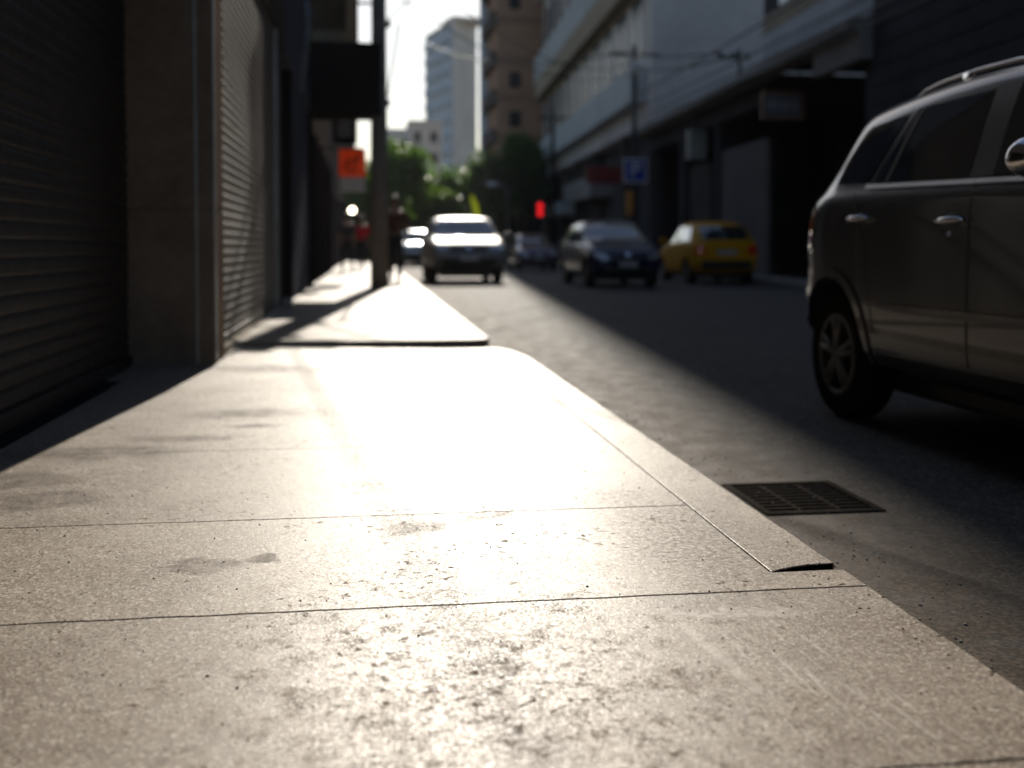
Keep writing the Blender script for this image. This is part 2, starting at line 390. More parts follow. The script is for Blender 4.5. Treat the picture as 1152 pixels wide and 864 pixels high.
for (x, y) in [(-0.09, 2.36), (-0.81, 2.99), (-0.59, 2.41), (-0.62, 2.24), (-0.52, 2.07), (-0.23, 1.91), (-0.73, 3.45), (-0.3, 3.04), (0.19, 2.28), (0.1, 2.12), (-0.29, 1.97), (0.36, 2.95), (0.5, 2.38), (1.1, 2.67), (1.03, 2.86)]: crumb(gr, x, y, 0, random.uniform(.002, .0045), .6)
mk('grit', gr, mat('grit_dark', (.075, .05, .034), .9), kind='stuff', fixn=False)
gr = MB()
for i in range(260):
    crumb(gr, random.uniform(-1.2, 1.1), random.uniform(1.1, 6), -.0002, random.uniform(.0012, .003), .8)
for i in range(70):
    t = random.random(); crumb(gr, -.97+random.gauss(0, .03)+.02, 7.1+t*1.2, .02*t, random.uniform(.006, .03), .8)
for i in range(700):
    crumb(gr, 1.145+abs(random.gauss(0, .3)), random.uniform(1.2, 9), RZ, random.uniform(.002, .006), .8)
mk('pale_grit', gr, mat('grit_pale', (.42, .38, .33), .9), kind='stuff', fixn=False)
crk = MB()
for (x, y, s) in [(-.755, 1.66, .012), (-.745, 1.645, .008)]: crumb(crk, x, y, 0, s, .8)
mk('pale_crumbs', crk, M_WHITE, kind='stuff', fixn=False)

# drain grate in the gutter
dg = thing('drain_grate', 'square iron drain grate set in the road beside the kerb', 'drain', (1.59, 3.75, RZ))
fr = MB()
for (a, b) in (((HX0, HY0), (HX1, HY0+.03)), ((HX0, HY1-.03), (HX1, HY1)), ((HX0, HY0+.03), (HX0+.03, HY1-.03)), ((HX1-.03, HY0+.03), (HX1, HY1-.03))):
    fr.box((*a, RZ-.06), (*b, RZ+.006))
mk('grate_frame', fr, M_IRON, dg, bevel=.002)
br = MB(); n = 9
for i in range(n):
    y = HY0+.05+(HY1-HY0-.1)*i/(n-1); br.box((HX0+.03, y-.011, RZ-.035), (HX1-.03, y+.011, RZ+.001))
for x in (HX0+.145, HX0+.29): br.box((x-.009, HY0+.03, RZ-.034), (x+.009, HY1-.03, RZ+.0025))
mk('grate_bars', br, M_IRON, dg, bevel=.002)
pit = MB().add([(HX0, HY0, RZ-.02), (HX1, HY0, RZ-.02), (HX1, HY1, RZ-.02), (HX0, HY1, RZ-.02), (HX0, HY0, -.8), (HX1, HY0, -.8), (HX1, HY1, -.8), (HX0, HY1, -.8)],
               [(0, 1, 5, 4), (1, 2, 6, 5), (2, 3, 7, 6), (3, 0, 4, 7), (4, 5, 6, 7)])
mk('drain_pit', pit, M_CONC, dg, fixn=False)

# ------------------------------------------------------------------ left-hand buildings
def slats(x, y0, y1, z0, z1, pitch, depth):
    """roll-up shutter curtain in the plane x: rounded slats with a groove between them"""
    prof = []; z = z0
    while z < z1-1e-6:
        for t, d in ((0, 0), (.06, .55), (.25, .95), (.5, 1.), (.75, .95), (.94, .5)):
            prof.append((x+depth*d, z+pitch*t))
        z += pitch
    prof.append((x, z))
    mb = MB(); n = len(prof); ny = max(2, int((y1-y0)/.6)); random.seed(int(y0*10))
    for j in range(ny+1):
        y = y0+(y1-y0)*j/ny
        for (px, pz) in prof: mb.v.append((px+.006*mnoise.noise(Vector((y*.9, pz*2.1, x))), y, pz))
    for j in range(ny):
        for i in range(n-1): mb.f.append((j*n+i, (j+1)*n+i, (j+1)*n+i+1, j*n+i+1))
    return mb
b1 = thing('shop_building', 'nearest dark shop building at the left, its steel shutters rolled down beside a square pillar', 'building', (-1.5, 4, 0))
mk('wall', MB().box((-9, -18, -.1), (-1.62, 13.9, 14)).box((-1.62, -18, 3.3), (-1.0, 13.9, 14)).box((-1.62, -18, -.1), (-1.02, -1.2, 3.3)), M_PLAST, b1)
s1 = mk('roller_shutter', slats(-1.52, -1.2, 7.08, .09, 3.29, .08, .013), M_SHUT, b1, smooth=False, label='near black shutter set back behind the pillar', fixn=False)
mk('bottom_rail', MB().box((-1.55, -1.19, .012), (-1.485, 7.07, .088)), M_SHUT, s1, bevel=.004)
mk('threshold', MB().box((-1.62, -1.19, -.02), (-1.40, 7.09, .010)), M_DARK, b1)
pl = MB()
pl.box((-1.61, 7.10, -.02), (-.975, 7.57, 1.02)); pl.box((-1.60, 7.104, 1.02), (-.98, 7.566, 1.03)); pl.box((-1.61, 7.10, 1.03), (-.975, 7.57, 3.295))
plo = mk('pillar', pl, M_PIL, b1, bevel=.006)
mk('corner_bead', MB().box((-.975, 7.095, .05), (-.962, 7.13, 3.2)).box((-1.09, 7.088, .0), (-1.075, 7.0995, 3.2)), M_STEEL, plo)
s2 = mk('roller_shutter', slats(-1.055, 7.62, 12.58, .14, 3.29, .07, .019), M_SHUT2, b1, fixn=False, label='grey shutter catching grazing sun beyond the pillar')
mk('bottom_rail', MB().box((-1.08, 7.63, .075), (-1.03, 12.57, .138)), M_SHUT2, s2, bevel=.004)
mk('guide_rail', MB().box((-1.07, 12.585, .06), (-1.01, 12.66, 3.29)), M_STEEL, s2)
mk('guide_rail', MB().box((-1.07, 7.58, .02), (-1.015, 7.615, 3.29)), M_STEEL, s2)
mk('sill', MB().box((-1.3, 7.59, .0), (-.985, 12.66, .072)), mat('pale_sill', (.46, .42, .36), .8, 0, .3, 6, .5, 50), b1, bevel=.006)
mk('side_pier', MB().box((-1.61, 12.665, .0), (-1.0, 13.1, 3.295)), M_PLAST, b1, bevel=.006)
mk('door', MB().box((-1.6, 13.11, .0), (-1.5, 13.89, 3.29)), M_REDW, b1, bevel=.004, label='deep red door in a dark recess')
mk('door_step', MB().box((-1.5, 13.12, .0), (-.93, 13.88, .13)), M_CONC, b1, bevel=.01)
mk('pier_plinth', MB().box((-1.3, 12.68, .02), (-.90, 13.08, .095)), M_CONC, b1, bevel=.01)

b2 = thing('narrow_building', 'blue-grey panelled building front beyond the first shutters on the left', 'building', (-1.5, 17, 0))
mk('wall', MB().box((-9, 13.92, -.1), (-1.3, 20.3, 12)).box((-1.3, 15.0, .0), (-1.01, 19.2, 3.2)).box((-1.3, 13.92, 3.2), (-.99, 20.3, 12)), M_BLUEG, b2, bevel=.005)
mk('door', MB().box((-1.299, 14.0, .06), (-1.22, 14.95, 3.19)), M_REDW, b2, bevel=.004)
for y in (14.96, 19.24): mk('post', MB().box((-1.28, y, .05), (-.94 if y > 16 else -1.005, y+.14, 3.19)), M_DARK, b2)
for y in (16.1, 17.2, 18.3): mk('panel_joint', MB().box((-1.012, y, .08), (-1.003, y+.03, 3.18)), M_DARK, b2)
mk('side_door', MB().box((-1.299, 19.4, .06), (-1.2, 20.25, 3.19)), M_DARK, b2)

b3 = thing('corner_shops', 'row of dark shopfronts with square posts under the projecting beige bay', 'building', (-1.5, 26, 0))
mk('wall', MB().box((-9, 20.32, -.1), (-1.7, 33, 11)).box((-1.7, 20.32, 3.1), (-1.05, 33, 11)), M_PLAST, b3)
for y in (20.34, 22.6, 24.9, 27.2, 29.6, 32.4):
    mk('post', MB().box((-1.68, y, .0), (-1.0, y+.5, 3.09)), M_DARK, b3, bevel=.006)
for y in (20.9, 23.15, 25.45, 27.75, 30.15): mk('shop_window', MB().box((-1.69, y, .5), (-1.62, y+1.6, 2.9)), M_GLASS, b3)
# projecting bay above and dark canopy box below it
bay = MB(); bx0, bx1, by0, by1, bz0, bz1 = -1.05, -.18, 20.4, 22.6, 4.55, 8.
bay.box((bx0, by0, bz0), (bx1, by0+.12, bz0+.28)); bay.box((bx0, by0, 7.6), (bx1, by0+.12, bz1)); bay.box((bx1-.17, by0, bz0+.28), (bx1, by0+.12, 7.6))
bay.box((bx0, by0+.121, bz0), (bx1-.001, by1, bz0+.15)); bay.box((bx1-.12, by0+.121, bz0+.15), (bx1-.002, by1, bz1))
mk('bay', bay, M_BEIGE, b3, bevel=.01)
mk('bay_window', MB().box((bx0, by0+.3, bz0+.16), (bx1-.125, by0+.36, 7.9)), mat('brown_blind', (.16, .125, .09), .7), b3)
cn = thing('canopy_box', 'big black boxed canopy jutting out over the pavement beside the utility pole', 'canopy', (-.4, 20.3, 3.2))
mk('canopy_body', MB().box((-1.0, 19.35, 3.20), (.28, 20.2, 4.40)), M_DARK, cn, bevel=.02)
mk('canopy_lip', MB().box((-1.0, 19.33, 3.14), (.285, 20.21, 3.198)), mat('canopy_trim', (.03, .026, .024), .85), cn, bevel=.004)
mk('canopy_cap', MB().box((-1.0, 19.34, 4.402), (.285, 20.21, 4.43)), MATS['canopy_trim'], cn, bevel=.004)
fg = thing('window_frame_grille', 'tall dark open steel frame standing on the black canopy with sky behind', 'grille', (0, 20, 4.73))
g_ = MB()
for z in (5.25, 6.4): g_.box((-.17, 20.0, z), (.10, 20.04, z+.05))
for x in (-.175, .11): g_.box((x, 19.99, 4.432), (x+.05, 20.05, 7.6))
mk('grille_frame', g_, M_IRON, fg)
arm = MB().tube([(-1.02, 17.0, 3.25), (-.96, 17.0, 3.5), (-.90, 17, 3.9), (-.88, 17, 4.2), (-.90, 17, 4.6)], .03, 8)
single('awning_arm', arm.box((-1.03, 16.96, 3.2), (-.97, 17.04, 3.3)), M_STEEL, 'curved steel awning arm bracketed to the blue-grey building front', 'awning arm', smooth=True)

b4 = thing('low_shops', 'low row of shops farthest down the left pavement, behind the walking people', 'building', (-1.5, 44, 0))
mk('wall', MB().box((-9, 34.5, -.1), (-1.5, 54, 7.2)).box((-1.5, 34.5, 2.6), (-1.05, 54, 7.2)), M_BRICK, b4)
for i in range(6): mk('post', MB().box((-1.49, 34.5+i*3.8, 0), (-1.05, 34.95+i*3.8, 2.59)), M_BRICK, b4)
for i in range(5): mk('shop_window', MB().box((-1.5, 35.2+i*3.8, .4), (-1.44, 37.9+i*3.8, 2.5)), M_GLASS, b4)

e_ = thing('corner_building', 'dark building across the far side street at the end of the left pavement', 'building', (-6, 72, 0))
mk('wall', MB().box((-16, 70, -.1), (-.75, 82, 9)), M_BRICK, e_)
for x in (-5, -3, -1.9): mk('window', MB().box((x, 69.97, 3.4), (x+.8, 69.99, 4.8)), M_GLASS, e_)

def hang_sign(name, label, x0, x1, z0, z1, y, m, extra=None):
    t = thing(name, label, 'sign', ((x0+x1)/2, y, z0))
    mk('sign_panel', MB().box((x0, y, z0), (x1, y+.09, z1)), m, t, bevel=.01)
    mk('bracket', MB().box((-1.04, y+.03, z1+.001), (x1-.05, y+.06, z1+.035)), M_IRON, t)
    return t
t = hang_sign('hanging_sign', 'small black hanging sign with a grey face, above the orange one', -.70, -.18, 3.02, 3.66, 23.4, M_DARK)
mk('sign_face', MB().box((-.60, 23.393, 3.14), (-.30, 23.398, 3.52)), mat('grey_face', (.22, .21, .20), .6), t)
t = hang_sign('hanging_sign', 'bright orange hanging sign with a white strip along its foot', -.60, .0, 2.35, 2.97, 24.2, M_ORANGE)
mk('white_strip', MB().box((-.58, 24.2, 2.02), (-.02, 24.28, 2.345)), M_WHITE, t, bevel=.01)
sy = MB().prism([(-.42, 24.192), (-.18, 24.192), (-.18, 24.197), (-.42, 24.197)], 2.47, 2.52)
sy.tube([(-.45, 24.194, 2.55), (-.36, 24.194, 2.76), (-.28, 24.194, 2.60), (-.16, 24.194, 2.84)], .04, 6)
mk('emblem', sy, mat('deep_red_paint', (.12, .01, .01), .6), t)
lp = thing('wall_lamp', 'small round lit lamp on a bracket above the people in the left distance', 'lamp', (-.38, 30, 1.8))
mk('globe', MB().ball((-.38, 30, 1.80), .085), mat('lamp_glow', (.9, .85, .75), .4, emit=(1, .86, .66), es=9), lp, smooth=True)
mk('bracket', MB().box((-1.04, 29.98, 1.9), (-.36, 30.02, 1.94)), M_IRON, lp)

# ------------------------------------------------------------------ utility pole on the left pavement and wires
up = thing('utility_pole', 'tall grey concrete utility pole rising from the left pavement through the canopy edge', 'pole', (.24, 19.78, .06))
mk('shaft', MB().tube([(.24, 19.6, .06), (.24, 19.6, 2.5), (.25, 19.6, 6.0)], [.17, .155, .125], 16), M_POLE, up, smooth=True)
mk('crossarm', MB().box((-.3, 19.46, 5.75), (.8, 19.50, 5.83)), M_IRON, up)
for (x, z) in ((.42, 4.82), (.42, 5.6), (.40, 3.4)):
    mk('insulator', MB().lathe([(0, -.05), (.05, -.05), (.035, -.02), (.055, 0), (.03, .03), (.04, .05), (0, .06)], (x, 19.5, z), 'Z', 12).box((.28, 19.47, z-.09), (x+.02, 19.53, z-.055)), M_CONC, up)
def wire(pts_a, pts_b, sag, rad, label, group):
    a, b = Vector(pts_a), Vector(pts_b)
    P = [a.lerp(b, i/24)+Vector((0, 0, -sag*4*(i/24)*(1-i/24))) for i in range(25)]
    return single('overhead_wire', MB().tube(P, rad, 6), M_WIRE, label, 'wire', group, smooth=True)
GW = 'overhead wires strung along the street'
wire((.42, 19.5, 4.9), (9.4, 3, 11), .3, .012, 'thin black wire dropping to the lowest upper insulator of the left utility pole', GW)
wire((.42, 19.5, 5.68), (5.5, 4, 14.1), .3, .012, 'thin black wire running over the pavement to the upper insulator of the left pole', GW)
wire((.40, 19.5, 3.5), (.62, 19.9, 4.9), .0, .018, 'short cable climbing the right side of the left utility pole', GW)
wire((.75, 19.48, 5.87), (10.35, 41, 8.0), .9, .014, 'wire crossing the street from the left pole to the right-hand pole', GW)
wire((-.25, 19.48, 5.87), (10.35, 41, 7.6), 1.0, .014, 'second wire crossing the street just under the first, to the right-hand pole', GW)

# ------------------------------------------------------------------ right-hand side
SH = .0437
def rb(mb, o0, o1, y0, y1, z0, z1): return mb.box((9.5+o0, y0, z0), (9.5+o1, y1, z1), SH)
A = thing('dark_wall_building', 'blank dark striped wall of the nearest building on the right, behind the grey car', 'building', (10, 5, 0))
w = MB(); rb(w, .0, 10, -25, 20.98, -.1, 14)
mk('wall', w, M_BRICK, A)
w = MB()
for i in range(34): rb(w, -.02, -.001, -25, 20.96, .5+i*.4, .5+i*.4+.34)
mk('cladding', w, M_BRICK, A)
B = thing('canopied_building', 'building with a deep black opening under a long concrete ledge, opposite the pavement', 'building', (11, 30, 0))
w = MB(); rb(w, .0, 10, 21.0, 28.0, 5.56, 14); rb(w, .12, 10, 28.001, 43, 4.7, 5.5)
rb(w, 3.5, 10, 21.0, 42.9, -.1, 4.69); rb(w, .05, .6, 21.0, 21.5, -.02, 4.69); rb(w, .1, 3.4, 32.6, 33.0, -.02, 4.69); rb(w, .1, .6, 37, 37.5, -.02, 4.69); rb(w, .1, .6, 42.3, 42.9, -.02, 4.69)
mk('wall', w, M_BRICK, B)
w = MB(); rb(w, -.02, -.002, 21.0, 28.0, 6.52, 7.0); mk('sill_band', w, M_BEIGE, B)
w = MB(); rb(w, -.03, -.003, 21.0, 28.0, 5.6, 6.5); rb(w, -.05, -.031, 21.0, 28.0, 5.95, 6.05); mk('pale_band', w, M_BALC, B)
w = MB(); rb(w, -.55, .119, 21.0, 43, 5.30, 5.48); rb(w, -.5, .118, 21.0, 43, 5.484, 5.52); mk('ledge', w, M_CONC, B, bevel=.01)
w = MB(); rb(w, -.3, -.02, 21.0, 23.6, 4.68, 5.29); mk('lintel', w, M_CONC, B)
for y in (22.0, 24.9):
    w = MB(); rb(w, -.012, -.002, y, y+1.9, 7.05, 9.2); wn = mk('window', w, M_BLUEGL, B)
    w = MB(); rb(w, -.03, -.013, y+.92, y+.98, 7.05, 9.2); rb(w, -.03, -.013, y-.06, y, 7.02, 9.24); rb(w, -.03, -.013, y+1.9, y+1.96, 7.02, 9.24); mk('frame', w, M_DARK, wn)
w = MB()
for i in range(19): rb(w, .2+.012*(i % 2), .34, 28.2, 32.55, .0+i*.2, .2+i*.2-.012)
mk('roller_shutter', w, mat('grey_panel', (.18, .16, .155), .7, 0, .2, 1), B, label='lighter grey shutter of the ground floor')
w = MB(); rb(w, .25, .36, 34, 36.5, -.02, 3.6); mk('shop_door', w, M_PLAST, B)
t = thing('framed_sign', 'grey sign board in an orange-brown frame hung under the ledge at the right', 'sign', (10.1, 25, 3.9))
w = MB().box((9.62, 25.0, 3.95), (10.55, 25.06, 4.50)); mk('sign_panel', w, mat('faded_sign', (.16, .15, .17), .6), t)
w = MB()
for a, b in (((9.55, 3.88), (10.62, 3.95)), ((9.55, 4.50), (10.62, 4.57)), ((9.55, 3.95), (9.62, 4.50)), ((10.55, 3.95), (10.62, 4.50))): w.box((a[0], 24.98, a[1]), (b[0], 25.08, b[1]))
mk('sign_frame', w, mat('rust_frame', (.22, .11, .05), .6), t)
w = MB()
for i, wd in enumerate((.18, .12, .16, .1, .14)): w.box((9.7+i*.16, 24.993, 4.13), (9.7+i*.16+wd*.8, 24.998, 4.33))
mk('lettering', w, mat('sign_bars', (.28, .27, .29), .6), t)
mk('hanger', MB().box((10.5, 25.01, 4.57), (10.53, 25.04, 5.3)).box((10.2, 25.01, 4.57), (10.23, 25.04, 5.3)), M_IRON, t)
t = thing('light_box_sign', 'pale greenish box sign hanging under the ledge left of the lighter shutter', 'sign', (11, 38, 4))
mk('box', MB().box((10.6, 34.4, 3.7), (11.25, 34.6, 4.65)), mat('pale_green_panel', (.42, .45, .42), .5), t, bevel=.02)
mk('hanger', MB().box((10.9, 34.48, 4.65), (10.94, 34.52, 5.3)), M_IRON, t)

D = thing('balcony_apartments', 'long apartment block with pale balcony bands and a blank side wall', 'building', (13, 60, 0))
w = MB(); rb(w, .35, 13, 43.1, 80, 6.0, 25); mk('wall', w, M_WALLW, D)
w = MB(); rb(w, 1.2, 13, 43.1, 80, -.1, 5.99); mk('ground_floor', w, M_BRICK, D)
for y in (43.1, 50, 58.5, 65, 71.5, 79.3):
    w = MB(); rb(w, .5, 1.19, y, y+.55, -.02, 5.99); mk('column', w, M_PLAST, D)
for zz, (z0, z1) in enumerate(((6.9, 8.4), (13.1, 14.9), (19.3, 21.2))):
    w = MB(); rb(w, -.35, .34, 44.2, 80.2, z0, z0+.2); rb(w, -.35, -.2, 44.2, 80.2, z0+.201, z1); rb(w, -.19, .34, 44.2, 44.35, z0+.201, z1)
    mk('balcony', w, M_BALC, D, bevel=.01)
for zf in (8.9, 15.5, 22):
    for i in range(10):
        y = 45.0+i*3.5
        w = MB(); rb(w, .33, .348, y, y+2.3, zf, zf+2.6); wn = mk('window', w, M_GLASS, D)
        w = MB(); rb(w, .30, .329, y+1.12, y+1.18, zf, zf+2.6); rb(w, .30, .329, y, y+2.3, zf+2.61, zf+2.7); mk('frame', w, M_DARK, wn)
w = MB(); rb(w, -.36, .34, 44.2, 80, 11.8, 13.05); mk('soffit_band', w, M_BEIGE, D)
w = MB(); rb(w, -.1, 1.19, 56, 66, 3.5, 4.6); mk('fascia', w, M_CONC, D); w = MB(); rb(w, -.12, 1.19, 68, 79, 2.9, 3.7); mk('fascia', w, M_BALC, D)
t = thing('red_sign', 'dark red rectangular sign projecting beside the blue square sign', 'sign', (11, 50, 4))
mk('sign_panel', MB().box((10.2, 49, 3.75), (12.0, 49.15, 4.55)), mat('dull_red', (.20, .012, .015), .5), t, bevel=.01)
mk('bracket', MB().box((11.9, 49.05, 4.55), (12.5, 49.1, 4.62)), M_IRON, t)

# pole with street box, blue square sign
rp = thing('utility_pole', 'dark utility pole on the right pavement carrying the blue square sign', 'pole', (10.35, 40.7, 0))
PX, PY = 10.37, 40.7
mk('shaft', MB().tube([(PX, PY, -.02), (PX, PY, 8.6)], [.14, .10], 12), mat('dark_pole', (.10, .095, .09), .8), rp, smooth=True)
mk('meter_box', MB().box((PX-.25, PY-.35, 7.5), (PX+.2, PY-.14, 8.0)), M_CREAM, rp, bevel=.02)
mk('crossarm', MB().box((PX-1., PY-.06, 8.2), (PX+1., PY+.04, 8.3)), M_IRON, rp)
t = thing('parking_sign', 'blue square sign with a white border and white letter on the right-hand pole', 'sign', (PX, PY, 3.3))
mk('sign_panel', MB().box((PX-.47, PY-.20, 3.28), (PX+.47, PY-.17, 4.22)), M_WHITE, t, bevel=.01)
mk('blue_field', MB().box((PX-.41, PY-.206, 3.34), (PX+.41, PY-.202, 4.16)), mat('sign_blue', (.03, .06, .42), .45), t)
text_mesh('P', .7, .36, 'lettering', M_WHITE, t, (PX, PY-.212, 3.75))
t = thing('orange_box', 'narrow orange box strapped to the right-hand pole below the blue sign', 'box', (PX-.2, PY, 1.6))
mk('box_body', MB().box((PX-.30, PY-.18, 2.0), (PX-.08, PY+.1, 2.95)), mat('amber_paint', (.65, .25, .03), .5), t, bevel=.02)
mk('strap', MB().box((PX-.31, PY-.2, 2.2), (PX+.15, PY+.16, 2.23)), M_IRON, t)
# wires of the right side
GR = 'overhead wires strung along the right-hand facades'
for i, (z, dx) in enumerate(((5.55, -.55), (5.75, -.75), (6.05, -.6), (6.6, -.9))):
    wire((PX-.1, PY, z), (F(-12)+dx, -12, z-.5+.1*i), .35, .022+.006*(i % 2),
         ['lowest thick black cable sagging along the right ledge', 'second lowest black cable along the right ledge', 'third black cable above the right ledge', 'topmost black cable running above the right ledge'][i], GR)
ib = thing('insulator_bracket', 'small black bracket with insulators on the roof edge against the pale blank wall', 'bracket', (10.4, 29.3, 5.55))
mk('bracket_arm', MB().box((10.5, 29.3, 5.53), (10.57, 29.37, 6.4)).box((9.95, 29.31, 6.1), (10.8, 29.36, 6.15)), M_IRON, ib)
for x in (9.97, 10.4, 10.75): mk('insulator', MB().ball((x, 29.33, 6.22), .07, 10, 6, (1, 1, 1.2)), M_DARK, ib)
wire((9.97, 29.33, 6.28), (PX-.6, PY, 8.35), .15, .035, 'upper wire from the small bracket to the right-hand pole', GR)
wire((10.4, 29.33, 6.28), (PX-.1, PY, 7.75), .25, .035, 'lower wire from the small bracket to the right-hand pole', GR)
wire((PX-.6, PY, 8.35), (3.5, 62, 12.5), .8, .035, 'wire rising leftwards from the right-hand pole in front of the balconies', GR)

# far right: pole, pedestrian light, low brown house
t = thing('street_pole', 'distant dark pole at the far end of the balcony block', 'pole', (10.9, 62, 0))
mk('shaft', MB().tube([(10.9, 62, -.1), (10.9, 62, 9)], [.16, .11], 10), M_DARK, t, smooth=True)
mk('crossarm', MB().box((10.1, 61.95, 8.3), (11.7, 62.05, 8.42)), M_DARK, t)
t = thing('traffic_light', 'traffic light showing red at the far crossing', 'traffic light', (9.65, 59, 0))
mk('post', MB().tube([(9.65, 59.1, -.1), (9.65, 59.1, 2.3)], .06, 10), M_DARK, t)
mk('housing', MB().box((9.42, 59, 2.0), (9.88, 59.25, 3.4)), M_DARK, t, bevel=.03)
mk('red_lamp', MB().lathe([(0, -.06), (.08, -.05), (.16, 0)], (9.65, 58.999, 3.08), 'Y', 24).lathe([(0, -.06), (.08, -.05), (.16, 0)], (9.65, 58.999, 2.68), 'Y', 24), mat('red_lamp_glow', (.5, .02, .02), .4, emit=(1, .015, .02), es=1.0), t, bevel=.02)
E_ = thing('low_brown_house', 'low dark brown house at the end of the street below the brown tower', 'house', (11, 77, 0))
mk('wall', MB().box((9.3, 75, -.1), (12.6, 79.5, 6.2)), mat('umber_render', (.10, .065, .05), .85, 0, .3, .6), E_)
mk('roof', MB().box((9.1, 74.6, 6.21), (12.7, 79.8, 6.5)), M_BRICK, E_, bevel=.02)
for x in (9.8, 11.3): mk('window', MB().box((x, 74.97, 1.2), (x+.9, 74.995, 2.6)), M_GLASS, E_)
single('garden_wall', MB().box((8.1, 74.5, -.1), (9.05, 79, 4.1)).box((8.05, 74.45, 4.101), (9.1, 79.1, 4.2)), mat('blue_wall', (.26, .30, .36), .8), 'pale blue-grey wall end left of the low brown house', 'wall', bevel=.01)
single('garden_wall', MB().box((-14, 69.5, -.1), (8.0, 69.8, 1.9)), M_BRICK, 'long dark garden wall closing the end of the street under the trees', 'wall', bevel=.02)
t = thing('street_lamp', 'small street lamp head on an arm in front of the dark trees', 'street lamp', (8.3, 66, 0))
mk('lamp_post', MB().tube([(8.8, 66.5, -.1), (8.8, 66.5, 4.2), (8.6, 66.5, 4.6), (8.1, 66.5, 4.75)], [.07, .05, .045, .04], 10), M_STEEL, t, smooth=True)
mk('lamp_head', MB().ball((7.85, 66.5, 4.72), .38, 14, 8, (1, .5, .4)), M_WHITE, t, smooth=True)
t = thing('banner_flag', 'slim bright yellow-green feather flag behind the silver car', 'flag', (6.0, 61, 0))
mk('flag_pole', MB().tube([(6.15, 61, -.1), (6.15, 61, 3.2), (5.95, 61, 3.9)], .025, 8), M_STEEL, t)
fl = MB(); pts = [(6.18, 2.1), (6.42, 2.25), (6.45, 2.75), (6.3, 3.3), (6.0, 3.85), (5.92, 3.7), (6.05, 3.0)]
fl.add([(x, 61+.04*math.sin(z*3), z) for x, z in pts]+[(x, 61.012+.04*math.sin(z*3), z) for x, z in pts], [tuple(range(7)), tuple(range(13, 6, -1))]+[(i, (i+1) % 7, 7+(i+1) % 7, 7+i) for i in range(7)])
mk('flag_cloth', fl, sheer('lime_cloth', (.62, .68, .05)), t)

# brown tower whose left edge throws the long shadow over the road
T = thing('brown_tower', 'tall brown apartment tower with dark side balconies rising behind the trees', 'building', (14, 86, 0))
mk('wall', MB().box((10.1, 82.2, -.1), (24, 90, 58)), M_BROWN, T)
mk('lit_edge', MB().box((9.55, 88.9, -.1), (10.099, 90.2, 58.2)), mat('lit_edge_blue', (.50, .58, .68), .7, 0, .1, .4), T)  # lit wall edge of the tower, its light put into a pale blue slab
for i in range(18): mk('balcony', MB().box((9.6, 82.4, 2.9+i*3), (10.099, 88.8, 4.0+i*3)), mat('dark_balcony', (.13, .115, .11), .8), T)
bd = mat('dark_brown_band', (.30, .19, .14), .85)
for i in range(18): mk('floor_band', MB().box((10.101, 82.15, 3.0+i*3), (24, 82.199, 3.6+i*3)), bd, T)
for i in range(15):
    for j in range(5):
        if (i*3+j) % 4 == 0 and i < 9: continue
        x = 11.0+j*2.6
        mk('window', MB().box((x, 82.14, 4.1+i*3), (x+.9, 82.148, 5.3+i*3)), M_CREAM if i in (6,) and j == 0 else M_GLASS, T)
# white and blue tower
W = thing('white_tower', 'tall pale tower with a blue-grey balcony face left and a plain cream face right', 'building', (16, 205, 0))
c0, cl, cr = Vector((16.2, 200)), Vector((12.0, 217)), Vector((21.3, 206)); cb = cl+cr-c0
mk('wall', MB().prism([tuple(c0), tuple(cr), tuple(cb), tuple(cl)], -.1, 43.3), M_CREAM, W)
dl = (cl-c0); nl = Vector((-dl.y, dl.x)).normalized(); nl = nl if nl.x < 0 else -nl
gb = mat('slate_blue_panel', (.30, .44, .62), .5, 0, .15, .5); gw = mat('pale_balcony', (.62, .72, .84), .7)
def lface(t0, t1, z0, z1, d0, d1):
    p = [c0+dl*t0+nl*d0, c0+dl*t1+nl*d0, c0+dl*t1+nl*d1, c0+dl*t0+nl*d1]
    return MB().prism([tuple(q) for q in p], z0, z1)
mk('panel', lface(.02, .99, .5, 42.2, .02, .1), gb, W)
for i in range(14):
    mk('balcony', lface(.05, .97, 1.2+i*3, 2.2+i*3, .101, .5), gw, W)
    for j in range(4): mk('window', lface(.07+j*.235, .07+j*.235+.13, 2.4+i*3, 3.9+i*3, .11, .14), M_GLASS, W)
mk('roof_parapet', lface(-.005, .35, 43.3, 43.9, -7, .05), M_CREAM, W)
def block(name, label, x0, x1, y, d, h, m, rows, cols, wm=M_GLASS):
    t = thing(name, label, 'building', ((x0+x1)/2, y, 0)); mk('wall', MB().box((x0, y, -.1), (x1, y+d, h)), m, t); mk('roof', MB().box((x0-.15, y-.15, h+.001), (x1+.15, y+d, h+.5)), m, t)
    for i in range(rows):
        for j in range(cols):
            cw = (x1-x0)/cols; xx = x0+cw*(j+.5); z = h-2.6-i*3
            if z > 1: mk('window', MB().box((xx-cw*.22, y-.03, z), (xx+cw*.22, y-.002, z+1.5)), wm, t)
block('beige_house', 'small pale beige block with two columns of windows left of the white tower', 6.0, 10.6, 150, 8, 18.0, M_CREAM, 5, 2)
block('grey_block', 'low blue-grey block at the far left of the skyline beside the pole', 1.0, 6.9, 165, 9, 18.4, M_BALC, 5, 3)

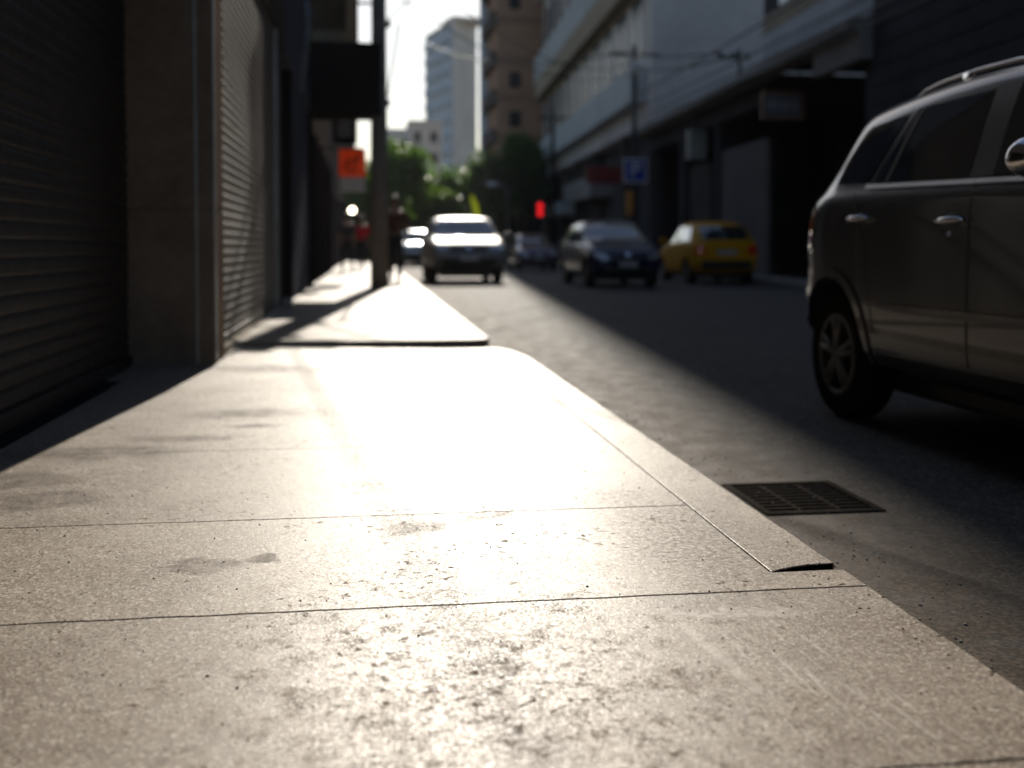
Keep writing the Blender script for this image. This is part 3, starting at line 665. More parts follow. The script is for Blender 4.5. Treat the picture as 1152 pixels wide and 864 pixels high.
# ------------------------------------------------------------------ trees
def leaf_mat(name, c1, c2):
    k = NT(name)
    g = k.n('ShaderNodeNewGeometry').outputs['Random Per Island']
    c = k.mix(g, c1, c2)
    k.l(c, k.b.inputs['Base Color']); k.setp(Roughness=.5)
    tr = k.n('ShaderNodeBsdfTranslucent'); k.l(k.mix(.5, c, (.25, .5, .03)), tr.inputs[0])
    mx = k.n('ShaderNodeMixShader'); mx.inputs[0].default_value = .35
    k.l(k.b.outputs[0], mx.inputs[1]); k.l(tr.outputs[0], mx.inputs[2]); k.l(mx.outputs[0], k.out.inputs[0])
    return k.m
L_BR = leaf_mat('bright_leaves', (.05, .11, .015), (.11, .18, .03)); L_DK = leaf_mat('dark_leaves', (.012, .032, .012), (.03, .07, .02)); L_OL = leaf_mat('olive_leaves', (.03, .045, .015), (.08, .08, .02))
M_BARK = mat('bark', (.07, .05, .035), .9, 0, .3, 8, .5, 40)
def tree(x, y, h, rx, rz, m, label, seed, n=2600, group='trees at the end of the street'):
    rnd = random.Random(seed)
    t = thing('leafy_tree', label, 'tree', (x, y, 0), group)
    tk = MB(); zc = h-rz
    tk.tube([(x, y, -.1), (x+.1, y, zc*.5), (x-.05, y, zc), (x, y, h*.85)], [.2, .15, .1, .03], 8)
    cl = []
    for i in range(11):
        a = rnd.random()*6.28; rr = rx*rnd.uniform(.25, .75); z = zc+rz*rnd.uniform(-.6, .75)
        p = (x+rr*math.cos(a), y+rr*math.sin(a), z); cl.append((p, rnd.uniform(.35, .55)*min(rx, rz*1.2)))
        tk.tube([(x, y, zc*rnd.uniform(.5, .95)), ((x+p[0])/2, (y+p[1])/2, z-.3), p], [.07, .05, .015], 6)
    cl.append(((x, y, zc), .6*rx)); cl.append(((x, y, zc+.4*rz), .5*rx))
    mk('trunk', tk, M_BARK, t, smooth=True)
    cr = MB()
    for i in range(n):
        (px, py, pz), r_ = cl[i % len(cl)]
        d = Vector((rnd.gauss(0, 1), rnd.gauss(0, 1), rnd.gauss(0, 1))).normalized()*r_*(rnd.random()**.4)*rnd.uniform(.8, 1.25)
        c = Vector((px, py, pz))+d; s = rnd.uniform(.07, .16)
        u = Vector((rnd.gauss(0, 1), rnd.gauss(0, 1), rnd.gauss(0, .6))).normalized(); w_ = u.cross(Vector((rnd.gauss(0, 1), rnd.gauss(0, 1), rnd.gauss(0, 1)))).normalized()
        cr.add([c-u*s*1.5, c+w_*s, c+u*s*1.5, c-w_*s], [(0, 1, 2, 3)])
    mk('crown', cr, m, t, fixn=False)
tree(1.9, 64.0, 6.8, 2.0, 2.4, L_BR, 'bright sunlit green tree directly behind the left utility pole', 1, 4200)
tree(.0, 67, 6.6, 1.8, 2.4, L_BR, 'yellow-green tree half hidden by the orange sign', 2, 2600)
tree(4.3, 66, 4.4, 1.7, 1.8, L_OL, 'short olive tree right of the bright green one', 3, 3000)
tree(6.0, 72, 6.0, 2.2, 2.4, L_DK, 'dark green tree below the white tower', 4, 3400)
tree(8.3, 72.5, 7.2, 2.3, 2.6, L_DK, 'taller dark green tree below the left edge of the brown tower', 5, 3800)
tree(10.8, 72.8, 8.2, 2.2, 2.2, L_DK, 'tallest dark tree leaning over the low brown house', 6, 3800)
tree(6.9, 70.9, 3.6, 2.6, 1.6, L_DK, 'low dark bushy tree over the garden wall behind the yellow-green flag', 7, 3000)
tree(-.4, 68.5, 4.3, 1.5, 1.9, L_DK, 'small dark tree behind the walking people below the yellow-green tree', 9, 2600)
tree(3.2, 71, 3.9, 2.3, 1.8, L_DK, 'low dark tree over the garden wall behind the pale distant car', 8, 3000)

# ------------------------------------------------------------------ vehicles
def wheel(parent, cx, cy, r, side, w=.2, spokes=5, rimm=None):
    """cx lateral centre of the tyre; side = +1/-1 outward"""
    ty = MB().lathe([(r*.62, side*w*.46), (r*.74, side*w*.52), (r*.93, side*w*.47), (r*.99, side*w*.34), (r, 0), (r*.99, -side*w*.34), (r*.93, -side*w*.47), (r*.62, -side*w*.46)], (cx, cy, r), 'X', 40, closed=True)
    # tread blocks
    wh = mk('wheel', ty, M_RUBBER, parent, smooth=True)
    rm = MB().lathe([(r*.64, side*w*.47), (r*.60, side*w*.49), (r*.57, side*w*.40), (r*.55, -side*w*.3), (.0, -side*w*.3)], (cx, cy, r), 'X', 40)
    rm_o = mk('rim', rm, mat('rim_barrel', (.10, .10, .10), .5, .8), wh, smooth=True)
    sp = MB()
    for i in range(spokes):
        a = 2*math.pi*i/spokes+.3
        for q in (-.16, .16):
            p0 = (cx+side*w*.42, cy+.05*r*math.cos(a), r+.05*r*math.sin(a)); p1 = (cx+side*w*.42, cy+.59*r*math.cos(a+q), r+.59*r*math.sin(a+q))
            sp.tube([p0, ((p0[0]+p1[0])/2+side*.006, (p0[1]+p1[1])/2, (p0[2]+p1[2])/2), p1], [.024, .017, .020], 6)
    sp.lathe([(0, side*w*.50), (r*.12, side*w*.49), (r*.17, side*w*.44), (r*.17, side*w*.3)], (cx, cy, r), 'X', 20)
    sp.lathe([(r*.60, side*w*.50), (r*.56, side*w*.49), (r*.56, side*w*.44)], (cx, cy, r), 'X', 40)
    mk('spokes', sp, rimm or M_ALLOY, wh, smooth=True)
    return wh

def car(name, label, cat, st, wr_, wheels, r, paint, loc, rot, sidewin, front, rear, group=None, detail=False, glass=None, wheel_in=.0):
    """st: stations (y, zbottom, zbelt, ztop, halfwidth, roofhalf); front/rear dicts of quads in (x, z)"""
    glass = glass or M_CGLASS
    t = thing(name, label, cat, loc, group, local=True); t.rotation_euler = (0, 0, rot)
    sec = []
    for (y, zb, zt, ztop, w, rw) in st:
        up_ = ztop-zt
        sec.append([(0, zb), (.72*w, zb), (.95*w, zb+.035), (w, zb+.16), (w*1.0, zb+.55*(zt-zb)), (w*.992, zt-.10), (w*.972, zt-.025), (w*.93, zt+.015*min(1, up_*8)),
                    (w*.93+(rw-w*.93)*.45, zt+up_*.47), (rw, ztop-min(.09, up_*.2)), (rw*.93, ztop-min(.03, up_*.07)), (rw*.6, ztop), (0, ztop+.012)])
    mb = MB(); n = len(sec[0]); full = []
    for (s_, p) in zip(st, sec):
        ring = [(x, s_[0], z) for x, z in p]+[(-x, s_[0], z) for x, z in p[-2:0:-1]]
        full.append(ring)
    m_ = len(full[0])
    for rg in full: mb.v += rg
    for i in range(len(full)-1):
        for k in range(m_): mb.f.append((i*m_+k, i*m_+(k+1) % m_, (i+1)*m_+(k+1) % m_, (i+1)*m_+k))
    mb.f.append(tuple(range(m_-1, -1, -1))); mb.f.append(tuple(range((len(full)-1)*m_, len(full)*m_)))
    body = mk('body', mb, paint, t, smooth=True)
    ss = body.modifiers.new('s', 'SUBSURF'); ss.levels = ss.render_levels = 2
    dg_ = bpy.context.evaluated_depsgraph_get(); dg_.update()
    ev = body.evaluated_get(dg_); me = bpy.data.meshes.new_from_object(ev)
    bm = bmesh.new(); bm.from_mesh(me); bvh = BVHTree.FromBMesh(bm); bm.free()
    # wheel arches
    cut = MB()
    W_ = max(s_[4] for s_ in st)
    for y in wheels:
        for s_ in (-1, 1): cut.lathe([(0, s_*(W_+.1)), (r*1.17, s_*(W_+.1)), (r*1.17, s_*(W_-.32)), (0, s_*(W_-.32))], (0, y, r+.01), 'X', 36)
    co = mk('cut', cut, M_TRIM); co.parent = t
    body.modifiers.clear(); old = body.data; body.data = me; bpy.data.meshes.remove(old)
    bo = body.modifiers.new('b', 'BOOLEAN'); bo.object = co; bo.operation = 'DIFFERENCE'; bo.solver = 'EXACT'
    try: bo.material_mode = 'TRANSFER'
    except Exception: pass
    dg_ = bpy.context.evaluated_depsgraph_get(); dg_.update()
    me2 = bpy.data.meshes.new_from_object(body.evaluated_get(dg_))
    body.modifiers.clear(); body.data = me2; bpy.data.objects.remove(co)
    me2.polygons.foreach_set('use_smooth', [True]*len(me2.polygons))
    try: me2.set_sharp_from_angle(angle=R(40))
    except Exception: pass
    def patch(nm, quads, ax, m, par=None, off=.004, nu=10, nv=6, both=True, lab=None):
        """sheet lying on the body: quads of four (a, z) points seen along an axis"""
        p_ = MB()
        for q in quads:
            def fn(u, v, q=q):
                a = [q[0][i]*(1-u)*(1-v)+q[1][i]*u*(1-v)+q[2][i]*u*v+q[3][i]*(1-u)*v for i in (0, 1)]
                if ax[0] == 'x': o_, d_ = Vector(((3 if ax[1] == '+' else -3), a[0], a[1])), Vector((-1 if ax[1] == '+' else 1, 0, 0))
                else: o_, d_ = Vector((a[0], (5 if ax[1] == '+' else -5), a[1])), Vector((0, -1 if ax[1] == '+' else 1, 0))
                hit = bvh.ray_cast(o_, d_)
                if hit[0] is None: return (0, 0, .5)
                nn = hit[1]
                if nn.dot(d_) > 0: nn = -nn
                return tuple(hit[0]+nn*off)
            p_.grid(fn, nu, nv)
        p_.f = [f for f in p_.f if all(Vector(p_.v[i]).xz.length > .35 or abs(p_.v[i][1]) > .05 for i in f)]
        return mk(nm, p_, m, par or t, smooth=True, fixn=False, label=lab)
    for sd in ('+', '-'):
        for q in sidewin: patch('side_window', [q], 'x'+sd, glass)
    patch('windscreen', [front['screen']], 'y+', glass, nu=14, nv=10)
    patch('rear_window', [rear['screen']], 'y-', glass, nu=14, nv=8)
    for sx in (-1, 1):
        fl_ = lambda q: [(sx*a, b) for a, b in q]
        patch('headlight', [fl_(front['lamp'])], 'y+', M_LENS, off=.006)
        patch('tail_light', [fl_(rear['lamp'])], 'y-', M_TAIL, off=.006)
        if 'side_lamp' in rear: patch('tail_light', [rear['side_lamp']], 'x'+('+' if sx > 0 else '-'), M_TAIL, off=.006)
        # mirror
        mx, my, mz = front['mirror']
        mm = MB().ball((sx*mx, my, mz), .1, 18, 12, (1., .55, .8) if not detail else (.92, .7, .85))
        mm.v = [(a, b, mz+(c_-mz)*(1 if c_ > mz else .75)) for a, b, c_ in mm.v]; mo = mk('mirror', mm, paint if not detail else M_CHROME, t, smooth=True)
        mk('mirror_stalk', MB().tube([(sx*(mx-.18), my+.02, mz-.05), (sx*(mx-.03), my, mz-.03)], .02, 8), M_TRIM, mo)
        for y in wheels: wheel(t, sx*(W_-.15-wheel_in), y, r, sx)
    for g in front.get('grille', []): patch('grille', [g], 'y+', M_TRIM, off=.005)
    if 'badge' in front: patch('badge', [front['badge']], 'y+', M_CHROME, off=.012, nu=4, nv=4)
    for q, a in ((front.get('plate'), 'y+'), (rear.get('plate'), 'y-')):
        if q: patch('number_plate', [q], a, M_PLATE, off=.012, nu=4, nv=3)
    for q in rear.get('dark', []): patch('bumper_trim', [q], 'y-', M_TRIM, off=.005)
    for q in front.get('dark', []): patch('bumper_trim', [q], 'y+', M_TRIM, off=.005)
    mk('underbody', MB().box((-W_+.3, min(wheels)-.3, .16), (W_-.3, max(wheels)+.3, .42)), M_TRIM, t, bevel=.03)
    return t, patch, bvh

def paint(name, c, metal=.5, rough=.3, coat=.7, spec=.5):
    return mat(name, c, rough, metal, .03, 2, coat=coat, rv=.015, spec=spec)

# --- near grey car (faces the camera side of the street: local +y points to world -Y)
suv = [(-2.07, .50, .93, 1.02, .70, .55), (-2.02, .40, 1.06, 1.14, .80, .60), (-1.92, .36, 1.17, 1.27, .845, .64), (-1.80, .33, 1.215, 1.42, .872, .67), (-1.63, .31, 1.225, 1.61, .88, .685),
       (-1.55, .305, 1.225, 1.675, .88, .69), (-1.42, .30, 1.225, 1.70, .882, .69), (-.8, .28, 1.215, 1.745, .885, .69), (-.2, .27, 1.20, 1.745, .885, .685), (.2, .27, 1.18, 1.70, .885, .68), (.55, .27, 1.16, 1.52, .88, .70), (.95, .27, 1.13, 1.20, .88, .74),
       (1.4, .28, 1.06, 1.12, .87, .76), (1.75, .30, .96, 1.01, .84, .72), (1.95, .36, .82, .87, .78, .62), (2.04, .46, .66, .70, .66, .5)]
SX, SY = 3.365, 3.94
gp = paint('graphite_car_paint', (.030, .033, .037), .08, .25, .8)
t, patch, bvh = car('grey_car', 'dark grey car with roof rails close at the right, cut by the edge', 'car', suv, 0, (-1.56, .96), .348, gp, (SX, SY, RZ), math.pi,
    [[(-1.66, 1.275), (-1.24, 1.26), (-1.02, 1.585), (-1.44, 1.56)], [(-1.16, 1.25), (-.30, 1.225), (-.30, 1.60), (-.93, 1.60)], [(-.12, 1.225), (.50, 1.20), (.16, 1.58), (-.12, 1.62)]],
    dict(screen=[(-.68, 1.2), (.68, 1.2), (.58, 1.66), (-.58, 1.66)], lamp=[(.42, .78), (.74, .80), (.76, .93), (.46, .88)], mirror=(1.02, .42, 1.24), grille=[[(-.38, .72), (.38, .72), (.38, .84), (-.38, .84)], [(-.5, .45), (.5, .45), (.45, .6), (-.45, .6)]], plate=[(-.2, .5), (.2, .5), (.2, .62), (-.2, .62)]),
    dict(screen=[(-.66, 1.24), (.66, 1.24), (.56, 1.58), (-.56, 1.58)], lamp=[(.56, .90), (.79, .92), (.78, 1.16), (.6, 1.16)], side_lamp=[(-2.045, .86), (-1.84, .93), (-1.80, 1.20), (-1.99, 1.17)], plate=[(-.25, .8), (.25, .8), (.25, .92), (-.25, .92)]),
    detail=True)
for s_, sd in ((1, '+'), (-1, '-')):
    pl_ = patch
    patch('belt_trim', [[(-1.22, 1.222), (-.22, 1.192), (-.22, 1.212), (-1.22, 1.245)], [(-.215, 1.192), (.55, 1.168), (.55, 1.188), (-.215, 1.212)]], 'x'+sd, mat('satin_aluminium', (.8, .8, .8), .4, .6), off=.010, nu=16, nv=1)
    patch('pillar_trim', [[(-.295, 1.225), (-.125, 1.225), (-.125, 1.62), (-.295, 1.60)]], 'x'+sd, mat('satin_pillar', (.05, .05, .05), .4, .3), off=.003, nu=3, nv=8)
    patch('window_bar', [[(-1.035, 1.25), (-1.005, 1.25), (-.865, 1.595), (-.895, 1.595)]], 'x'+sd, M_TRIM, off=.009, nu=1, nv=8)
    patch('door_seam', [[(-.215, .42), (-.205, .42), (-.205, 1.19), (-.215, 1.19)], [(-1.17, .98), (-1.16, .98), (-1.33, 1.21), (-1.34, 1.21)], [(-1.05, .5), (-1.04, .5), (-1.16, .98), (-1.17, .98)],
                         [(.66, .42), (.67, .42), (.67, 1.15), (.66, 1.15)], [(-1.04, .42), (.66, .42), (.66, .43), (-1.04, .43)]], 'x'+sd, M_TRIM, off=.0025, nu=1, nv=12)
    patch('sill_trim', [[(-1.06, .30), (.5, .30), (.5, .40), (-1.06, .40)]], 'x'+sd, M_TRIM, off=.006, nu=12, nv=2)
    patch('side_molding', [[(-1.0, .62), (.55, .62), (.55, .66), (-1.0, .66)]], 'x'+sd, gp, off=.012, nu=12, nv=2)
    for y, z in ((-1.20, 1.075), (-.33, 1.045)):
        h = bvh.ray_cast(Vector((s_*3, y, z)), Vector((-s_, 0, 0)))[0]
        hm = MB().tube([(h.x-s_*.005, y-.09, z), (h.x+s_*.03, y-.075, z), (h.x+s_*.042, y, z), (h.x+s_*.03, y+.075, z), (h.x-s_*.005, y+.09, z)], [.012, .014, .016, .014, .012], 8)
        ho = mk('door_handle', hm, M_CHROME, t, smooth=True)
        mk('handle_cup', MB().ball((h.x-s_*.001, y, z-.005), .06, 14, 8, (.06, 1.1, .6)), M_TRIM, ho, smooth=True)
    h = bvh.ray_cast(Vector((s_*3, -.33, 1.0)), Vector((-s_, 0, 0)))[0]
    mk('key_lock', MB().lathe([(0, s_*.008), (.012, s_*.007), (.014, 0)], (h.x, -.36, .985), 'X', 14), M_CHROME, t)
    rp_ = [(-1.42, 1.665), (-1.25, 1.735), (-.9, 1.785), (-.3, 1.80), (.05, 1.785), (.2, 1.725)]
    top = lambda y: bvh.ray_cast(Vector((s_*.60, y, 3)), Vector((0, 0, -1)))[0].z
    mk('roof_rail', MB().tube([(s_*.60, y, top(y)+d) for y, d in ((-1.16, -.005), (-1.06, .014), (-.9, .022), (-.6, .024), (-.3, .022), (-.02, .012), (.08, -.005))], [.008, .011, .012, .012, .012, .011, .008], 8).box((s_*.60-.012, -.72, top(-.68)-.01), (s_*.60+.012, -.64, top(-.68)+.028)), M_CHROME, t, smooth=True)
    ar = MB(); r0, r1 = .348*1.19, .348*1.19+.05
    for wy in (-1.56, .96):
        angs = [R(-8+i*196/26) for i in range(27)]; qs = []
        for i in range(26):
            a, b = angs[i], angs[i+1]
            qs.append([(wy+r0*math.cos(a), .358+r0*math.sin(a)), (wy+r1*math.cos(a), .358+r1*math.sin(a)), (wy+r1*math.cos(b), .358+r1*math.sin(b)), (wy+r0*math.cos(b), .358+r0*math.sin(b))])
        patch('arch_lip', qs, 'x'+sd, gp, off=.012, nu=1, nv=1)
patch('rear_spoiler', [[(-.6, 1.595), (.6, 1.595), (.58, 1.655), (-.58, 1.655)]], 'y-', gp, off=.03, nu=12, nv=2)
patch('bumper_step', [[(-.74, .66), (.74, .66), (.74, .72), (-.74, .72)]], 'y-', M_CHROME, off=.012, nu=12, nv=2)

hatch = [(-1.98, .46, .80, .92, .66, .52), (-1.93, .36, .92, 1.02, .76, .58), (-1.80, .30, .97, 1.12, .80, .60), (-1.55, .26, .99, 1.32, .825, .61), (-1.25, .24, .985, 1.43, .83, .615),
         (-.6, .22, .96, 1.475, .835, .62), (0, .22, .94, 1.47, .835, .62), (.35, .22, .92, 1.36, .835, .62), (.75, .22, .90, 1.12, .83, .66), (1.0, .22, .885, .985, .83, .70),
         (1.4, .23, .85, .92, .82, .70), (1.7, .25, .78, .83, .79, .64), (1.88, .30, .68, .72, .72, .55), (1.95, .38, .56, .60, .62, .45)]
HW = [[(-1.45, 1.02), (-.28, .99), (-.28, 1.36), (-1.15, 1.33)], [(-.2, .99), (.62, .955), (.2, 1.33), (-.2, 1.37)]]
HF = dict(screen=[(-.66, 1.0), (.66, 1.0), (.54, 1.40), (-.54, 1.40)], lamp=[(.40, .60), (.70, .62), (.74, .76), (.46, .70)], mirror=(.95, .62, 1.02), grille=[[(-.36, .58), (.36, .58), (.36, .68), (-.36, .68)]], dark=[[(-.5, .33), (.5, .33), (.5, .46), (-.5, .46)]], plate=[(-.2, .45), (.2, .45), (.2, .56), (-.2, .56)], badge=[(-.05, .66), (.05, .66), (.05, .74), (-.05, .74)])
HR = dict(screen=[(-.64, 1.03), (.64, 1.03), (.54, 1.36), (-.54, 1.36)], lamp=[(.50, .70), (.74, .70), (.73, .92), (.52, .90)], plate=[(-.24, .70), (.24, .70), (.24, .80), (-.24, .80)], dark=[[(-.72, .38), (.72, .38), (.72, .56), (-.72, .56)]])
car('dark_blue_car', 'dark blue hatchback facing the camera left of the yellow car', 'car', hatch, 0, (-1.28, 1.2), .30, paint('navy_car_paint', (.006, .013, .055), .1, .2, .15, .25), (5.82, 25.35, RZ), math.pi, HW, HF, HR)[0].scale = (1.05, 1.05, 1.08)
car('yellow_car', 'yellow hatchback seen from behind, parked at the right kerb', 'car', hatch, 0, (-1.28, 1.2), .30, paint('taxi_yellow_paint', (.66, .31, .010), 0, .5, 0, .06), (8.75, 26.9, RZ), R(-2.5), HW, HF, HR)[0].scale = (1.03, 1, 1.07)
car('small_purple_car', 'small dusky purple car in the distance left of the dark blue one', 'car', hatch, 0, (-1.28, 1.2), .30, paint('plum_car_paint', (.10, .075, .13), .4, .3), (6.75, 43.4, RZ), math.pi, HW, HF, HR)
suv2 = [(y*1.04, zb+.10, zt+.02, ztp+.03, w, rw) for (y, zb, zt, ztp, w, rw) in suv]
SF = dict(screen=[(-.68, 1.24), (.68, 1.24), (.58, 1.68), (-.58, 1.68)], lamp=[(.46, .84), (.76, .86), (.78, 1.02), (.50, .96)], mirror=(1.02, .62, 1.26), grille=[[(-.40, .82), (.40, .82), (.40, .95), (-.40, .95)]], dark=[[(-.7, .44), (.7, .44), (.66, .66), (-.66, .66)]], plate=[(-.2, .6), (.2, .6), (.2, .72), (-.2, .72)], badge=[(-.06, .86), (.06, .86), (.06, .95), (-.06, .95)])
SRr = dict(screen=[(-.66, 1.27), (.66, 1.27), (.56, 1.62), (-.56, 1.62)], lamp=[(.56, .90), (.79, .92), (.78, 1.16), (.6, 1.16)])
SW = [[(-1.2, 1.28), (-.30, 1.25), (-.30, 1.62), (-.97, 1.62)], [(-.12, 1.25), (.66, 1.22), (.22, 1.60), (-.12, 1.64)]]
car('silver_car', 'tall silver car coming down the sunlit lane, the brightest roof in the street', 'car', suv2, 0, (-1.62, 1.02), .36, paint('silver_car_paint', (.22, .23, .24), .1, .45, .1, .3), (2.56, 28.8, RZ), math.pi, SW, SF, SRr)[0].scale = (1.15, 1.05, .99)
car('pale_blue_car', 'pale blue-white car farthest down the lane behind the silver one', 'car', suv2, 0, (-1.62, 1.02), .36, paint('ice_car_paint', (.55, .62, .70), .3, .28), (2.55, 52.5, RZ), math.pi, SW, SF, SRr)[0].scale = (1.06, 1, 1)

# ------------------------------------------------------------------ people
def skin_mesh(nm, verts, edges, radii, m, parent, lvl=2):
    me = bpy.data.meshes.new(nm); me.from_pydata(verts, edges, []); me.update()
    o = bpy.data.objects.new(nm, me); col.objects.link(o)
    o.modifiers.new('k', 'SKIN')
    for i, r_ in enumerate(radii): me.skin_vertices[0].data[i].radius = r_ if isinstance(r_, tuple) else (r_, r_)
    me.skin_vertices[0].data[0].use_root = True
    s_ = o.modifiers.new('s', 'SUBSURF'); s_.levels = s_.render_levels = lvl
    dg_ = bpy.context.evaluated_depsgraph_get(); dg_.update()
    m2 = bpy.data.meshes.new_from_object(o.evaluated_get(dg_)); bpy.data.objects.remove(o)
    m2.materials.clear(); m2.materials.append(m); m2.polygons.foreach_set('use_smooth', [True]*len(m2.polygons))
    ob = bpy.data.objects.new(nm, m2); col.objects.link(ob); ob.parent = parent
    return ob
def person(label, loc, rot, shirt, trousers, h=1.72, stride=.22, shirt_lab=None):
    t = thing('person', label, 'person', loc, None, local=True); t.rotation_euler = (0, 0, rot); t.scale = (h/1.75,)*3
    s = stride
    V = {'pel': (0, 0, .95), 'wai': (0, .0, 1.08), 'che': (0, .01, 1.30), 'sh': (0, 0, 1.44), 'nk': (0, .01, 1.52), 'hd': (0, .03, 1.60), 'hd2': (0, .035, 1.68), 'hd3': (0, .02, 1.73)}
    rad = {'pel': (.155, .115), 'wai': (.13, .10), 'che': (.165, .115), 'sh': (.12, .085), 'nk': .052, 'hd': (.07, .085), 'hd2': (.078, .095), 'hd3': .05}
    E = [('pel', 'wai'), ('wai', 'che'), ('che', 'sh'), ('sh', 'nk'), ('nk', 'hd'), ('hd', 'hd2'), ('hd2', 'hd3')]
    for q, d in ((-1, 1), (1, -1)):
        L = 'L' if q < 0 else 'R'
        V.update({L+'hip': (q*.09, 0, .90), L+'kn': (q*.1, d*s*.5+.03, .50), L+'an': (q*.1, d*s, .09 if d > 0 else .13), L+'to': (q*.115, d*s+.15, .03 if d > 0 else .04),
                  L+'sd': (q*.19, 0, 1.42), L+'el': (q*.235, -d*.06-.03, 1.14), L+'wr': (q*.235, -d*.14+.08, .90), L+'ha': (q*.225, -d*.16+.11, .83)})
        rad.update({L+'hip': .088, L+'kn': .056, L+'an': .036, L+'to': .032, L+'sd': .055, L+'el': .038, L+'wr': .026, L+'ha': (.018, .036)})
        E += [('pel', L+'hip'), (L+'hip', L+'kn'), (L+'kn', L+'an'), (L+'an', L+'to'), ('sh', L+'sd'), (L+'sd', L+'el'), (L+'el', L+'wr'), (L+'wr', L+'ha')]
        wx, wy, wz = V[L+'ha']
        for i in range(5):
            nm = f'{L}f{i}'; nm2 = nm+'b'; fx = 0 if i else -q*.03
            V[nm] = (wx+fx*.6, wy+(i-2)*.017+.005, wz-.055+(0 if i else .02)); V[nm2] = (wx-q*.012+fx, wy+(i-2)*.018+.012, wz-.092+(.006*abs(i-3) if i else .035))
            rad[nm] = .0095; rad[nm2] = .008; E += [(L+'ha', nm), (nm, nm2)]
    def sub(nm, keys, infl, m, lab=None, over={}):
        idx = {k: i for i, k in enumerate(keys)}
        ed = [(idx[a], idx[b]) for a, b in E if a in idx and b in idx]
        rr = []
        for k in keys:
            r_ = rad[k]; r_ = r_ if isinstance(r_, tuple) else (r_, r_); f = over.get(k, infl); rr.append((r_[0]+f, r_[1]+f))
        o = skin_mesh(nm, [V[k] for k in keys], ed, rr, m, t)
        if lab: o['label'] = lab
        return o
    body = sub('body', list(V), 0, M_SKIN)
    # face: nose, eyes, mouth, ears
    fc = MB().ball((0, .125, 1.645), .014, 8, 6, (1, 1.2, 1.6)); 
    for q in (-1, 1): fc.ball((q*.082, .03, 1.65), .022, 8, 6, (.4, .8, 1.3))
    mk('nose_and_ears', fc, M_SKIN, t, smooth=True)
    mk('eyes', MB().ball((-.03, .112, 1.675), .010, 8, 6).ball((.03, .112, 1.675), .010, 8, 6), M_HAIR, t, smooth=True)
    mk('mouth', MB().ball((0, .117, 1.60), .016, 8, 6, (1.3, .4, .3)), mat('lips', (.25, .08, .06), .5), t, smooth=True)
    mk('hair', MB().ball((0, .0, 1.70), .105, 16, 10, (.86, 1.02, .85)), M_HAIR, t, smooth=True)
    sub('shirt', ['pel', 'wai', 'che', 'sh', 'Lsd', 'Lel', 'Rsd', 'Rel'], .018, shirt, shirt_lab)
    sub('trousers', ['pel', 'Lhip', 'Lkn', 'Lan', 'Rhip', 'Rkn', 'Ran'], .017, trousers, over={'pel': .008})
    for q in ('L', 'R'):
        a, b = V[q+'an'], V[q+'to']
        mk('shoe', MB().ball(((a[0]+b[0])/2, (a[1]+b[1])/2-.01, .045 if a[2] < .1 else .06), .1, 12, 8, (.52, 1.45, .46)), M_TRIM, t, smooth=True)
    return t
C_BLK = mat('black_cloth', (.025, .025, .03), .9, 0, .2, 20); C_GRY = mat('charcoal_cloth', (.06, .06, .065), .9, 0, .2, 20); C_RED = mat('red_cloth', (.62, .015, .03), .8, 0, .15, 20); C_BRN = mat('brown_cloth', (.11, .06, .05), .9)
person('person in dark clothes half hidden behind the utility pole', (.60, 22.4, .06), R(172), C_BRN, C_BLK, 1.76)
person('person in a bright red top walking under the orange sign', (-.16, 34.2, .06), R(175), C_RED, C_BLK, 1.70)
person('person in charcoal clothes left of the one in red', (-.55, 31.6, .06), R(10), C_GRY, C_BLK, 1.68)

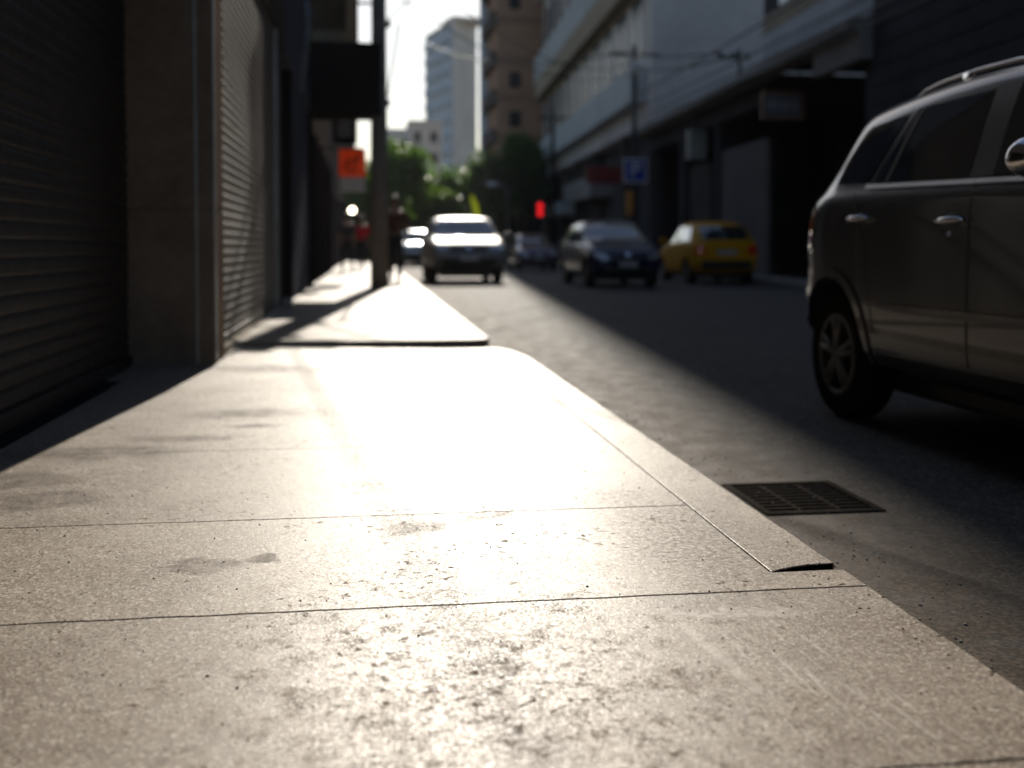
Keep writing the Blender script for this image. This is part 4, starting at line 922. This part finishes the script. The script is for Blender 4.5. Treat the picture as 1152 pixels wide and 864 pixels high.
# thin sunlit city air: far towers fade a little
hz = bpy.data.materials.new('thin_haze'); hz.use_nodes = True; hn = hz.node_tree; hn.nodes.clear()
ho_ = hn.nodes.new('ShaderNodeOutputMaterial'); hv = hn.nodes.new('ShaderNodeVolumePrincipled')
hv.inputs['Color'].default_value = (.86, .90, .95, 1); hv.inputs['Density'].default_value = .00022; hv.inputs['Anisotropy'].default_value = .2
hn.links.new(hv.outputs[0], ho_.inputs['Volume'])
mk('haze', MB().box((-120, -60, -1.9), (160, 330, 64)), hz, kind='stuff')
# ------------------------------------------------------------------ sky, sun, camera
AZ, EL = R(5.2), R(27)
wd = bpy.data.worlds.new('World'); sc.world = wd; wd.use_nodes = True
nt = wd.node_tree; bg = nt.nodes['Background']
sky = nt.nodes.new('ShaderNodeTexSky'); sky.sky_type = 'NISHITA'; sky.sun_disc = False
sky.sun_elevation = EL; sky.sun_rotation = AZ; sky.air_density = 1.0; sky.dust_density = .55; sky.ozone_density = 1.0
nt.links.new(sky.outputs[0], bg.inputs[0]); bg.inputs[1].default_value = .08
sl = bpy.data.lights.new('sun', 'SUN'); sl.energy = 5; sl.angle = R(.5); sl.color = (1, .92, .80)
so = bpy.data.objects.new('sun', sl); col.objects.link(so)
S = Vector((math.sin(AZ)*math.cos(EL), math.cos(AZ)*math.cos(EL), math.sin(EL)))
so.rotation_euler = S.to_track_quat('Z', 'Y').to_euler(); so.location = (0, -5, 20)
cd = bpy.data.cameras.new('camera'); co_ = bpy.data.objects.new('camera', cd); col.objects.link(co_)
co_.location = (0, 0, .78); co_.rotation_euler = (R(88), 0, R(-7.78))
cd.sensor_width = 36; cd.lens = 37.5; cd.shift_y = -112.1/1152; cd.clip_start = .05; cd.clip_end = 3000
cd.dof.use_dof = True; cd.dof.focus_distance = 2.62; cd.dof.aperture_fstop = 1.75; cd.dof.aperture_blades = 0
sc.camera = co_
sc.view_settings.view_transform = 'Standard'; sc.view_settings.look = 'None'; sc.view_settings.gamma = 1
sc.view_settings.use_curve_mapping = False; sc.view_settings.exposure = .3
sc.render.engine = 'CYCLES'; sc.cycles.use_denoising = True
sc.cycles.max_bounces = 6; sc.cycles.diffuse_bounces = 3; sc.cycles.glossy_bounces = 3; sc.cycles.volume_bounces = 0; sc.cycles.sample_clamp_indirect = 6
